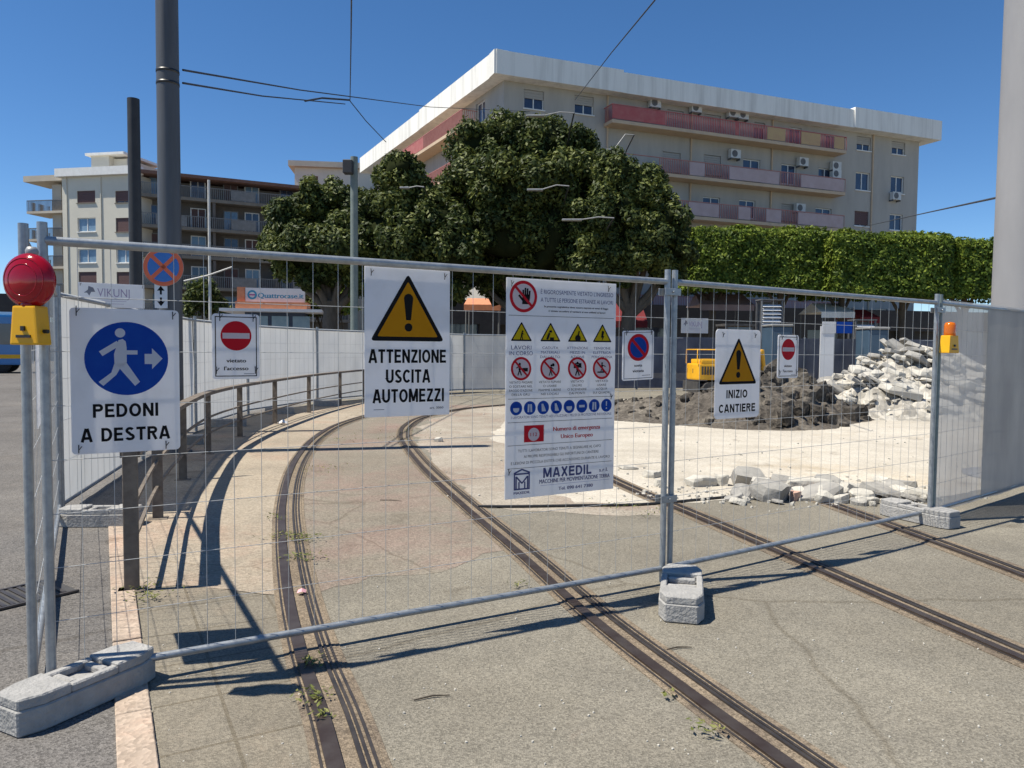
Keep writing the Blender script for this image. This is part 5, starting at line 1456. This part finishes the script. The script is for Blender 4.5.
def boxtree(px0, px1, y_top, y_bot, Z, depth, n, label, seed, ntr=1):
    a = at_depth_ground(px0, Z); b = at_depth_ground(px1, Z + 0.4)
    zt = dp((px0 + px1) / 2, y_top, Z).z; zb = dp((px0 + px1) / 2, y_bot, Z).z
    base = (a + b) / 2 + Vector((0, depth / 2, 0)); root = empty('clipped_tree', base, label, 'tree', 'clipped box headed trees at right')
    rg = np.random.default_rng(seed)
    hw = (b - a).length / 2; hd_ = depth / 2; hz = (zt - zb) / 2
    d = rg.uniform(-1, 1, (n, 3))
    face = rg.choice(5, n, p=[.40, .08, .12, .12, .28])
    nr = np.zeros((n, 3))
    for k, (ax, sg_) in enumerate(((1, -1), (1, 1), (0, -1), (0, 1), (2, 1))):
        m_ = face == k; d[m_, ax] = sg_; nr[m_, ax] = sg_
    ph = np.abs(d); # round the edges
    P = d * np.array([hw, hd_, hz])
    bump = np.array([mnoise.noise(Vector(p) * 0.7 + Vector((seed, 0, 0))) * 0.14 + mnoise.noise(Vector(p) * 2.2) * 0.13 for p in P])
    P = P + nr * (bump + rg.uniform(-0.45, 0.12, n))[:, None]
    corner = np.sort(ph, axis=1)[:, 1]; P *= (1 - 0.07 * np.clip(corner - 0.8, 0, 1) / 0.2)[:, None]
    ang = math.atan2(b.y - a.y, b.x - a.x); ca, sa = math.cos(ang), math.sin(ang)
    Rm = np.array([[ca, -sa, 0], [sa, ca, 0], [0, 0, 1]])
    P = P @ Rm.T + np.array([0, 0, (zt + zb) / 2]); nr = nr @ Rm.T
    crown = leaves_mesh('crown', P, nr, 0.115, LEAFH, root, seed=seed, jitter=0.8)
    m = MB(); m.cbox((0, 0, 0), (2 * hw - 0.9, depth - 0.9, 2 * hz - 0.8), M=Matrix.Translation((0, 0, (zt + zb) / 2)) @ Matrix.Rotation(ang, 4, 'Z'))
    o = m.build('shade_core', CORE, None, bevel=0.5, seg=2); o.parent = crown
    tm = MB()
    for k in range(ntr):
        x = (k + .5) / ntr * 2 * hw - hw
        p = Vector((x * ca, x * sa, 0)); tm.tube([p, p + Vector((.05, 0, zb * .6)), p + Vector((0, 0, zb + .8))], [0.22, 0.17, 0.14], 10)
        for q_ in (-1, 1): tm.tube([p + Vector((0, 0, zb * .8)), p + Vector((q_ * .9, .3, zb + .9))], [0.1, 0.05], 7)
    tm.build('trunk', BARK, root)
boxtree(684, 826, 226, 293, 36.5, 4.0, 44000, 'left clipped box headed tree touching the rightmost ficus', 21, 2)
boxtree(823, 950, 231.5, 298, 36.2, 4.0, 44000, 'middle clipped box headed tree under the end wall of the grey block', 22, 2)
boxtree(947, 1090, 238.5, 300, 36.5, 4.0, 32000, 'right clipped box headed tree running behind the thick grey pole', 23, 2)
# shrubs near the kiosk
def shrub(px, py, r, Z, mat, label, n, seed):
    c = dp(px, py, Z); rr = r / 750 * Z
    root = empty('shrub', (c.x, c.y, 0), label, 'shrub', 'shrubs near the kiosk')
    rg = np.random.default_rng(seed)
    P, N = blob_points([((0, 0, c.z), rr), ((rr * .6, .2, c.z - rr * .5), rr * .7), ((-rr * .6, .1, c.z - rr * .5), rr * .7)], n, rg)
    crown = leaves_mesh('crown', P, N, 0.16, mat, root, seed=seed)
    t_ = MB()
    for k in range(5): t_.tube([(0, 0, 0), (rg.uniform(-.3, .3), rg.uniform(-.2, .2), c.z * .6), (rg.uniform(-1, 1) * rr, 0, c.z)], [.06, .04, .02], 6)
    t_.build('stem', BARK, root)
shrub(338, 300, 14, 44, LEAFY, 'bright green shrub right of the kiosk', 2600, 31)
shrub(318, 306, 11, 43, LEAFD, 'dark shrub touching the kiosk sign', 2000, 32)
shrub(205, 298, 18, 46, LEAFD, 'dark palm like shrub left of the kiosk', 3000, 33)

# ---------------------------------------------------------------- bus
q0 = at_depth_ground(-95, 36); q1 = at_depth_ground(27, 38)
fb_ = Fac(q0, q1)
bus = empty('bus', (q0 + q1) / 2, 'blue bus parked at the left edge beside the red lamp', 'bus')
t_ = MB(); fb_.box(t_, 0, fb_.L, 0.42, 2.95, -2.5, 0); t_.build('body', BLUEB, bus, world=True, bevel=0.12, seg=2)
t_ = MB(); fb_.box(t_, 0.35, fb_.L - 0.4, 1.45, 2.5, -0.02, 0.012); t_.build('window_band', GLASS, bus, world=True)
t_ = MB(); fb_.box(t_, fb_.L - 0.01, fb_.L + 0.012, 1.2, 2.6, -2.3, -0.2); t_.build('windscreen', GLASS, bus, world=True)
t_ = MB(); fb_.box(t_, 0.1, fb_.L - 0.1, 0.75, 0.95, -0.02, 0.010); t_.build('stripe', LAMPY, bus, world=True)
t_ = MB(); fb_.box(t_, 0.1, fb_.L - 0.1, 2.96, 3.10, -2.2, -0.3); t_.build('roof_box', WHITEP, bus, world=True)
for x in (1.2, fb_.L - 1.1):
    for o_ in (-0.22, -2.28):
        t_ = MB(); c = fb_.M @ Vector((x, -o_, 0.47)); t_.lathe([(0.2, -.13), (0.45, -.13), (0.47, -.1), (0.47, .1), (0.45, .13), (0.2, .13)], 24, M=Matrix.Translation(c) @ fb_.M.to_3x3().to_4x4() @ Matrix.Rotation(R(90), 4, 'X'))
        t_.build('wheel', TYRE, bus, world=True)

# ---------------------------------------------------------------- things beyond the back fence
def stall(px0, px1, y_eave, y_ridge, Z, mat, label, depth=3.0):
    a = at_depth_ground(px0, Z); b = at_depth_ground(px1, Z)
    root = empty('market_stall', (a + b) / 2, label, 'stall', 'awning stalls under the trees')
    ze = dp(px0, y_eave, Z).z; zr = dp(px0, y_ridge, Z + depth / 2).z; hw = (b - a).length / 2
    m = MB(); m.add([(-hw, -depth / 2, ze), (hw, -depth / 2, ze), (hw * .9, 0, zr), (-hw * .9, 0, zr), (-hw, depth / 2, ze), (hw, depth / 2, ze), (-hw, -depth / 2, ze - .3), (hw, -depth / 2, ze - .3)], [(0, 1, 2, 3), (3, 2, 5, 4), (0, 3, 4), (1, 5, 2), (6, 7, 1, 0)])
    m.build('awning', mat, root)
    for sx in (-1, 1):
        for sy in (-1, 1): MB().tube([(sx * (hw - .1), sy * (depth / 2 - .1), 0), (sx * (hw - .1), sy * (depth / 2 - .1), ze)], .03, 8).build('leg', RAILL, root)
    m = MB(); m.cbox((0, 0, .8), (hw * 1.6, .9, .06)); m.cbox((0, -.4, .45), (hw * 1.5, .04, .7)); m.build('counter', SHUTB, root)
stall(602, 640, 322, 303, 37, REDAW, 'stall with dark red awning just right of the site notice board')
stall(548, 600, 318, 304, 38, REDAW, 'stall with dark red awning hidden behind the site notice board')
stall(690, 742, 306, 296, 39.5, WHAW, 'stall with pale pinkish awning above the small banner')
stall(806, 838, 313, 305, 38.8, PARA, 'stall with pale awning beside the louvred cabinets')
stall(843, 862, 318, 311, 38.6, REDAW, 'small stall with red awning left of the rubble heap')
stall(465, 500, 306, 300, 40, ORANGE, 'stall with orange lit awning between the two big white signs')
def louvre(px0, px1, y0, Z, label):
    a = at_depth_ground(px0, Z); b = at_depth_ground(px1, Z); w = (b - a).length; zt = dp(px0, y0, Z).z
    root = empty('louvred_cabinet', (a + b) / 2, label, 'cabinet', 'louvred cabinets behind the soil heap')
    m = MB()
    for x in (-w / 2, w / 2):
        for y in (-.3, .3): m.cbox((x, y, zt / 2), (.06, .06, zt))
    m.cbox((0, 0, zt), (w + .1, .72, .05)); m.cbox((0, .3, zt / 2), (w - .07, .02, zt - .1)); m.build('frame', RAILD, root)
    s_ = MB(); n = int(zt / .16)
    for i in range(n): s_.cbox((0, 0, 0), (w - .08, .16, .02), M=Matrix.Translation((0, -.28, .15 + i * (zt - .25) / n)) @ Matrix.Rotation(R(35), 4, 'X'))
    s_.build('slats', WHITEP, root)
louvre(756, 776, 300, 30.5, 'louvred cabinet behind the works sign, taller one')
louvre(849, 868, 320, 30.5, 'louvred cabinet left of the blue cabin by the rubble heap')
def cabin(px0, px1, y0, Z, label):
    a = at_depth_ground(px0, Z); b = at_depth_ground(px1, Z); w = (b - a).length; zt = dp(px0, y0, Z).z
    root = empty('site_cabin', (a + b) / 2 + Vector((0, .55, 0)), label, 'cabin', 'blue cabins inside the back fence')
    m = MB(); m.cbox((0, 0, zt / 2 - .03), (w, 1.05, zt - .12)); m.build('wall', BLUEC, root, bevel=.03)
    m = MB(); m.prism([(-w / 2 - .03, -.57), (w / 2 + .03, -.57), (w / 2 + .03, .57), (-w / 2 - .03, .57)], zt - .09, zt); m.build('roof', RAILL, root, bevel=.03)
    m = MB(); m.cbox((0, -.535, zt * .47), (w * .72, .02, zt * .82)); d_ = m.build('door', BLUEC, root, bevel=.006)
    m = MB(); m.cbox((w * .27, -.555, zt * .45), (.04, .03, .14)); m.build('handle', TIE, None).parent = d_
cabin(769, 790, 324, 27.0, 'blue cabin half hidden by the works sign')
cabin(866, 886, 327, 27.2, 'blue cabin rising behind the rubble heap')
# information panel with blue half and a pale post panel
d0 = dp(823, 333, 27.8); d1 = dp(845, 322, 27.8)
ip = empty('information_panel', (d0.x, d0.y, 0), 'small white and blue panel on a pale board at the back fence', 'sign')
m = MB(); m.cbox((.05, -.25, 1.2), (.5, .04, 2.4)); m.build('board', WHITEP, ip)
m = MB(); m.cbox((.1, -.28, d0.z + .2), (.5, .015, .42)); m.build('white_plate', SIGNP, ip)
m = MB(); m.cbox((.66, -.28, d0.z + .2), (.58, .015, .42)); m.build('blue_plate', SIGNB, ip)

# ---------------------------------------------------------------- yellow machine
Zx = 24.5
xa = at_depth_ground(722, Zx)
ex = empty('mini_excavator', xa, 'yellow mini excavator working at the back of the site', 'excavator', None, R(8))
for s_ in (-.5, .5):
    m = MB(); pts = []
    for i in range(20):
        t = 2 * math.pi * i / 20; x = (.72 if math.cos(t) > 0 else -.72) + .23 * math.cos(t); pts.append((x, .24 + .23 * math.sin(t)))
    m.prism(pts, -.14, .14, M=Matrix.Translation((0, s_, 0)) @ Matrix.Rotation(R(90), 4, 'X')); tk = m.build('track', EXD, ex)
    m = MB()
    for x in (-.6, -.2, .2, .6): m.lathe([(.12, -.15), (.12, .15)], 14, M=Matrix.Translation((x, s_, .22)) @ Matrix.Rotation(R(90), 4, 'X'))
    m.build('roller', LAMPH, None).parent = tk
m = MB()
for k in range(5): m.cbox((-.95 + k * .09, -.575, .83), (.045, .03, .26))
m.cbox((-1.13, -.0, .82), (.03, .5, .14)); m.cbox((-.3, -.572, .79), (.012, .03, .46)); m.cbox((.2, -.572, .6), (.9, .03, .05)); m.build('vent_grille', EXD, ex)
m = MB(); m.tube([(-1.1, -.5, 1.05), (-1.1, -.5, 1.5), (-.25, -.5, 1.5)], .02, 7); m.tube([(-1.1, .45, 1.05), (-1.1, .45, 1.5), (-1.1, -.5, 1.5)], .02, 7); m.build('handrail', EXY, ex)
m = MB(); m.cbox((0, 0, .46), (.8, .7, .12)); m.build('turntable', EXD, ex)
m = MB(); m.prism([(-1.05, -.55), (.75, -.58), (.85, -.3), (.85, .55), (-1.05, .55), (-1.15, .2), (-1.15, -.2)], .53, 1.05); m.build('body', EXY, ex, bevel=.05, seg=2)
m = MB(); m.cbox((-.62, -.1, 1.12), (.74, .9, .16)); m.build('engine_cover', EXY, ex, bevel=.06, seg=2)
m = MB()
for x in (-.15, .72):
    for y in (-.5, .15): m.cbox((x, y, 1.66), (.06, .06, 1.25))
m.cbox((.29, -.17, 2.30), (1.0, .78, .07)); m.build('cab_frame', EXD, ex)
m = MB(); m.cbox((.29, -.505, 1.75), (.8, .015, .95)); m.cbox((.725, -.17, 1.7), (.015, .6, 1.0)); m.build('cab_glass', GLASS, ex)
m = MB(); m.cbox((.2, -.2, 1.2), (.45, .45, .14)); m.cbox((-.02, -.2, 1.45), (.1, .42, .5)); m.build('seat', TIE, ex)
bm_ = MB(); bm_.tube([(.8, .25, .85), (1.0, .25, 1.35), (1.45, .25, 1.45)], [.11, .12, .08], 8); bm_.build('boom', EXY, ex)
m = MB(); m.tube([(1.42, .25, 1.5), (1.5, .25, 1.0), (1.45, .25, .7)], [.09, .07, .06], 8); m.build('dipper_arm', EXY, ex)
m = MB(); m.prism([(1.25, .8), (1.6, .75), (1.65, .4), (1.45, .2), (1.2, .4)], -.25, .25, M=Matrix.Translation((0, .25, 0)) @ Matrix.Rotation(R(90), 4, 'X')); m.build('bucket', EXD, ex)
m = MB(); m.cbox((-1.1, 0, .3), (.06, 1.3, .36)); m.cbox((-.85, .35, .35), (.5, .08, .1)); m.cbox((-.85, -.35, .35), (.5, .08, .1)); m.build('dozer_blade', EXD, ex)

# ---------------------------------------------------------------- heaps
def heap_h(gs, x, y):
    return max(0.0, sum(h * math.exp(-((x - cx) / sx) ** 2 - ((y - cy) / sy) ** 2) for cx, cy, sx, sy, h in gs) - 0.06)
def heap(name, gs, x0, x1, y0, y1, step, amp, mat, label, cat, rough=2.2, seed=0, cell=0):
    nx = int((x1 - x0) / step); ny = int((y1 - y0) / step)
    vs = []
    for j in range(ny + 1):
        for i in range(nx + 1):
            x = x0 + (x1 - x0) * i / nx; y = y0 + (y1 - y0) * j / ny
            h = heap_h(gs, x, y)
            if h > 0:
                p = Vector((x + seed, y, 0)); k = min(1, h / 0.12)
                h += k * amp * (mnoise.noise(p * rough) + .6 * mnoise.noise(p * rough * 2.3) + .4 * mnoise.noise(p * rough * 5))
                if cell:
                    dd = mnoise.voronoi(p * cell)[0]; h += k * amp * .9 * (dd[1] - dd[0])
                h = max(h, .01)
            vs.append((x, y, h - 0.012))
    fs = [(j * (nx + 1) + i, j * (nx + 1) + i + 1, (j + 1) * (nx + 1) + i + 1, (j + 1) * (nx + 1) + i) for j in range(ny) for i in range(nx)
          if max(vs[j * (nx + 1) + i][2], vs[j * (nx + 1) + i + 1][2], vs[(j + 1) * (nx + 1) + i][2], vs[(j + 1) * (nx + 1) + i + 1][2]) > -.011]
    m = MB(); m.add(vs, fs, 0, False)
    return m
SG = [(6.3, 18.0, 1.45, 1.4, 1.02), (4.6, 16.2, 1.4, 1.1, .46), (5.0, 15.2, 1.05, .85, .58), (3.0, 17.0, 1.2, 1.2, .34), (6.5, 16.6, .8, .8, .3), (1.6, 18.5, 1.0, 1.0, .22)]
RG = [(9.9, 19.2, 1.35, 1.4, 1.22), (11.9, 19.6, 2.0, 1.7, 1.08), (8.4, 17.6, .85, .85, .58), (10.2, 17.3, 1.9, .9, .52), (8.0, 18.6, .8, .8, .5)]
def chunk_mesh(name, sx, sy, sz, seed, mat, n=15):
    """broken slab: irregular outline, cracked edges, uneven faces"""
    rg = random.Random(seed); bm = bmesh.new()
    k = rg.randint(5, 8); a0 = rg.uniform(0, 6)
    for i in range(k):
        a = a0 + 6.283 * (i + rg.uniform(-.3, .3)) / k; r = rg.uniform(.62, 1.05)
        x, y = sx * .5 * r * math.cos(a), sy * .5 * r * math.sin(a)
        q = rg.uniform(.80, 1.02)
        bm.verts.new((x, y, -sz * .5 * rg.uniform(.8, 1.0))); bm.verts.new((x * q, y * q, sz * .5 * rg.uniform(.55, 1.05)))
        if rg.random() < .5: bm.verts.new((x * 1.06, y * 1.06, sz * rg.uniform(-.2, .2)))
    bmesh.ops.convex_hull(bm, input=bm.verts[:])
    for v in [v for v in bm.verts if not v.link_faces]: bm.verts.remove(v)
    bmesh.ops.subdivide_edges(bm, edges=bm.edges[:], cuts=2, use_grid_fill=True)
    o_ = Vector((seed * 1.7, 0, 0)); f_ = 3.2 / max(sx, sy)
    for v in bm.verts:
        p = v.co * f_ + o_
        v.co += Vector((mnoise.noise(p), mnoise.noise(p + Vector((5, 1, 2))), mnoise.noise(p + Vector((2, 8, 3))) * .8)) * min(sx, sy, sz) * .12
    me = bpy.data.meshes.new(name); bm.to_mesh(me); bm.free(); me.materials.append(mat); return me
m = heap('soil_heap', SG, -.6, 10.2, 12.6, 21, .09, .11, SOIL, '', '', seed=3, cell=2.6)
rg = random.Random(5)
clod = [chunk_mesh('clod', 1, .8, .62, 100 + k, SOIL, 12) for k in range(5)]
for i in range(760):
    x, y = rg.uniform(0, 10), rg.uniform(13, 19.5); h = heap_h(SG, x, y)
    if h < .06: continue
    s_ = rg.choice((.08, .1, .12, .15, .2, .28)) * rg.uniform(.7, 1.3) * (1.7 if x > 4.6 else .8); me = clod[i % 5]
    M = Matrix.Translation((x, y, max(0, h) + s_ * .15)) @ Matrix.Rotation(rg.uniform(0, 6), 4, 'Z') @ Matrix.Rotation(rg.uniform(-.6, .6), 4, 'X') @ Matrix.Scale(s_, 4)
    m.add([M @ v.co for v in me.vertices], [tuple(p.vertices) for p in me.polygons])
tag(m.build('soil_heap', SOIL), 'long heap of dug brown soil and clods behind the works sign', 'soil heap', None, 'stuff')
m = heap('rubble_heap', RG, 6.6, 17.5, 16, 24, .11, .13, RUBB, '', '', seed=9, cell=2.2)
slabm = [chunk_mesh('slab', *dims, 40 + k, STONE if k % 4 else STONED, 14) for k, dims in enumerate(((.75, .42, .11), (.6, .4, .12), (.95, .5, .12), (.5, .34, .14), (.8, .45, .09), (.42, .3, .13), (.9, .4, .13), (.6, .5, .10)))]
for i in range(900):
    x, y = rg.uniform(7, 17), rg.uniform(16.5, 22.5); h = heap_h(RG, x, y)
    if h < .05 and rg.random() < .9: continue
    s_ = rg.uniform(.12, .4); me = slabm[i % 8]
    M = Matrix.Translation((x, y, h + .06)) @ Matrix.Rotation(rg.uniform(0, 6), 4, 'Z') @ Matrix.Rotation(rg.uniform(-.9, .5), 4, 'X') @ Matrix.Rotation(rg.uniform(-.6, .6), 4, 'Y') @ Matrix.Scale(s_, 4)
    m.add([M @ v.co for v in me.vertices], [tuple(p.vertices) for p in me.polygons])
tag(m.build('rubble_heap', RUBB), 'heap of crushed pale concrete rubble behind the right fence post', 'rubble heap', None, 'stuff')
cnt = 0
while cnt < 190:
    x, y = rg.uniform(7.0, 14.5), rg.uniform(16.2, 20.6); h = heap_h(RG, x, y)
    if h < .10: continue
    o = bpy.data.objects.new('concrete_slab', slabm[cnt % 8]); COL.objects.link(o)
    o.location = (x, y, h + .10); o.rotation_euler = (rg.uniform(.05, .6), rg.uniform(.0, .55), rg.gauss(.3, .5)); s_ = rg.uniform(.7, 1.5); o.scale = (s_, s_, s_ * rg.uniform(.7, 1.1))
    tag(o, 'broken pale concrete slab lying on the rubble heap', 'concrete slab', 'concrete slabs on the rubble heap'); cnt += 1

# ---------------------------------------------------------------- broken chunks along the slab edge
def chunk(px, py, w_px, h_px, label, mat=STONE, flat=.6, rz=None, tilt=0.0):
    p = gp(px, py); w = w_px / 750 * p.y; h = h_px / 750 * p.y
    me = chunk_mesh('concrete_chunk', w * 1.2, w * rg.uniform(.7, .95), max(.04, h * .9), rg.randint(0, 9999), mat)
    o = bpy.data.objects.new('concrete_chunk', me); COL.objects.link(o)
    o.location = (p.x, p.y + w * .25, h * .42); o.rotation_euler = (tilt, rg.uniform(-.12, .12), rg.uniform(-.3, .3) if rz is None else rz)
    tag(o, label, 'concrete chunk', 'concrete chunks along the slab edge')
chunk(752, 488, 40, 20, 'large grey slab piece leaning at the left of the chunk row', STONED, tilt=.5)
chunk(776, 503, 44, 22, 'biggest grey chunk at the front of the row', STONED, tilt=.25)
chunk(795, 490, 40, 14, 'grey slab lying behind the biggest chunk', STONED, tilt=-.2)
chunk(701, 487, 30, 12, 'pale chunk left of the row, nearest the middle posts', STONE)
chunk(722, 486, 16, 14, 'small pale block between the left chunk and the leaning slab', STONE)
chunk(796, 501, 18, 12, 'pinkish broken brick in front of the grey slab', BRICKP)
chunk(817, 498, 18, 9, 'small pink brick piece right of the broken brick', BRICKP)
chunk(806, 487, 14, 9, 'reddish brick crumb behind the pink pieces', BRICKP)
chunk(830, 490, 26, 13, 'grey wedge shaped chunk at the middle of the row', STONED, tilt=.4)
chunk(838, 504, 32, 9, 'flat whitish piece in front of the wedge chunk', STONE)
chunk(868, 505, 26, 9, 'flat pale piece next to the right fence foot', STONE)
chunk(856, 492, 14, 8, 'tiny pale lump behind the flat pieces', STONE)
chunk(886, 496, 50, 12, 'long grey slab resting left of the right fence post', STONED, tilt=.2, rz=-.3)
chunk(908, 497, 44, 11, 'long pale slab leaning on the right fence foot', STONE, tilt=.2, rz=-.25)
chunk(652, 478, 18, 8, 'small pale chunk seen through the mesh left of the middle posts', STONE)
chunk(630, 470, 22, 4, 'thin flat chip right of the site notice board', STONE)
chunk(660, 487, 10, 9, 'pale cube like lump hugging the middle posts', STONE)
chunk(772, 426, 14, 11, 'white stone at the foot of the soil heap', STONE)
chunk(438, 442, 9, 5, 'small white stone beside the curved rail', STONE)
chunk(866, 421, 14, 6, 'dark clod at the right foot of the soil heap', SOIL)
chunk(845, 427, 10, 4, 'small dark clod lying on the pale slab', SOIL)
for i in range(34):
    px, py = rg.uniform(695, 925), rg.gauss(497, 5); p = gp(px, min(505, max(484, py))); me = slabm[i % 8]; s_ = rg.uniform(.16, .42)
    o = bpy.data.objects.new('concrete_fragment', me); COL.objects.link(o); o.location = (p.x, p.y, .055 * s_ + .01); o.scale = (s_, s_, s_ * 1.5); o.rotation_euler = (rg.uniform(-.4, .5), rg.uniform(-.4, .4), rg.uniform(0, 6.28))
    tag(o, 'small pale concrete fragment strewn among the larger chunks', 'fragment', 'small fragments among the concrete chunks')
for i in range(18):
    px, py = rg.uniform(735, 930), rg.uniform(489, 503); p = gp(px, py); me = slabm[(i * 3) % 8]; s_ = rg.uniform(.45, .8)
    o = bpy.data.objects.new('slab_piece', me); COL.objects.link(o); o.location = (p.x, p.y, .06 * s_ + rg.uniform(.01, .07)); o.scale = (s_, s_, s_ * 1.1); o.rotation_euler = (rg.uniform(-.1, .5), rg.uniform(-.35, .35), rg.gauss(.1, .5))
    tag(o, 'flat broken slab piece tilted among the chunks in the row', 'slab piece', 'flat slab pieces in the chunk row')
pb_ = [chunk_mesh('pebble', 1, .8, .6, 300 + k, STONE if k % 2 else STONED, 10) for k in range(4)]
m = MB()
for i in range(260):
    px, py = rg.uniform(640, 930), rg.gauss(496, 6)
    if py < 470: continue
    p = gp(px, py); s_ = rg.uniform(.012, .06)
    M = Matrix.Translation((p.x, p.y, s_ * .25)) @ Matrix.Rotation(rg.uniform(0, 6), 4, 'Z') @ Matrix.Scale(s_, 4)
    m.add([M @ v.co for v in pb_[i % 4].vertices], [tuple(q.vertices) for q in pb_[i % 4].polygons])
for i in range(220):
    p = gp(rg.uniform(440, 1000), rg.uniform(405, 500)); s_ = rg.uniform(.01, .05)
    M = Matrix.Translation((p.x, p.y, s_ * .25)) @ Matrix.Rotation(rg.uniform(0, 6), 4, 'Z') @ Matrix.Scale(s_, 4)
    m.add([M @ v.co for v in pb_[i % 4].vertices], [tuple(q.vertices) for q in pb_[i % 4].polygons])
for i in range(260):
    p = gp(rg.uniform(120, 1000), rg.uniform(540, 766)); s_ = rg.uniform(.004, .014)
    M = Matrix.Translation((p.x, p.y, s_ * .25)) @ Matrix.Rotation(rg.uniform(0, 6), 4, 'Z') @ Matrix.Scale(s_, 4)
    m.add([M @ v.co for v in pb_[i % 4].vertices], [tuple(q.vertices) for q in pb_[i % 4].polygons])
tag(m.build('gravel', STONE), 'loose gravel and crumbs scattered over the paving', 'gravel', None, 'stuff')

# ---------------------------------------------------------------- weeds, twigs, grating
WEED = leaf_mat('weed_leaves', (0.10, 0.12, 0.03), (0.15, 0.17, 0.045), (0.25, 0.24, 0.08), scale=6)
rgw = np.random.default_rng(77)
P = []
for px, py, sp, k in ((289, 538, .16, 70), (301, 541, .12, 60), (308, 560, .1, 40), (293, 560, .05, 20), (313, 667, .06, 40), (318, 699, .05, 26), (306, 703, .06, 20), (322, 720, .04, 20), (141, 591, .1, 40), (150, 600, .12, 40), (330, 440, .4, 60), (415, 432, .5, 60), (400, 440, .4, 60), (706, 735, .06, 26), (668, 700, .03, 12), (270, 520, .1, 24), (520, 588, .06, 16), (316, 470, .3, 60), (620, 508, .2, 40), (655, 515, .2, 30)):
    p = gp(px, py); q = rgw.normal(0, sp * .6, (k, 3)) + np.array([p.x, p.y, 0]); q[:, 2] = rgw.uniform(.018, .05, k); P.append(q)
P = np.concatenate(P)
tag(leaves_mesh('weeds', P, np.tile([0, 0, 1.0], (len(P), 1)), .013, WEED, None, seed=5, long=2.4), 'small weeds growing along the tram rails and railing', 'weeds', None, 'stuff')
TWIG = pm('dry_twig', (0.05, 0.04, 0.03), (0.07, 0.055, 0.04), rough=0.9)
for (x0, y0, x1, y1), lab in (((414, 700, 450, 695), 'dry twig on the asphalt between the rails'), ((664, 650, 692, 647), 'dry twig in front of the middle fence foot'), ((380, 500, 402, 501), 'dark twig on the pinkish track bed')):
    a, b = gp(x0, y0, .006), gp(x1, y1, .007); mid = (a + b) / 2 + Vector((0, .012, .003))
    m = MB(); m.tube([a, mid, b], [.003, .004, .002], 6); tag(m.build('twig', TWIG), lab, 'twig', 'twigs on the paving')
P_ = smooth_path([gp(x, y)[:2] for x, y in ((478, 508), (520, 508), (580, 507), (640, 506), (700, 501), (750, 496))])
m = MB(); m.tube([p + Vector((0, 0, .016)) for p in P_], .013, 7); tag(m.build('hose', TIE), 'thin black hose lying along the near edge of the pale slab', 'hose')
for (px, py, lab, mt) in ((302, 596, 'pink scrap of litter lying in the left curved rail', pm('pink_paper', (.7, .35, .38), (.75, .45, .47), rough=.8)), (283, 425, 'white scrap of litter beside the railing posts', WHITEP)):
    p = gp(px, py); s_ = .012 * p.y; m = MB(); m.add([(p.x + dx * s_, p.y + dy * s_, .022 + dz * s_) for dx, dy, dz in ((-.5, -.3, 0), (.1, -.5, .25), (.5, -.2, .05), (.4, .4, .2), (-.1, .5, 0), (-.5, .2, .22), (0, 0, .5))], [(0, 1, 6), (1, 2, 6), (2, 3, 6), (3, 4, 6), (4, 5, 6), (5, 0, 6)]); tag(m.build('litter', mt), lab, 'litter', 'litter on the paving')
ga, gb = gp(-6, 612), gp(78, 592)
gd = (gb - ga); gl = gd.length
gr = empty('drain_grate', (ga.x, ga.y, 0.004), 'dark drain grating in the road at the left edge', 'drain grate', None, math.atan2(gd.y, gd.x))
m = MB(); m.box((0, 0, 0.0), (gl, .34, .006)); m.build('pit', EXD, gr)
m = MB(); n = int(gl / .045)
for i in range(n): m.box((i * .045, .01, .006), (i * .045 + .022, .33, .014))
m.box((0, -.02, .004), (gl, .0, .015)); m.box((0, .34, .004), (gl, .36, .015)); m.build('bars', STEEL2, gr)
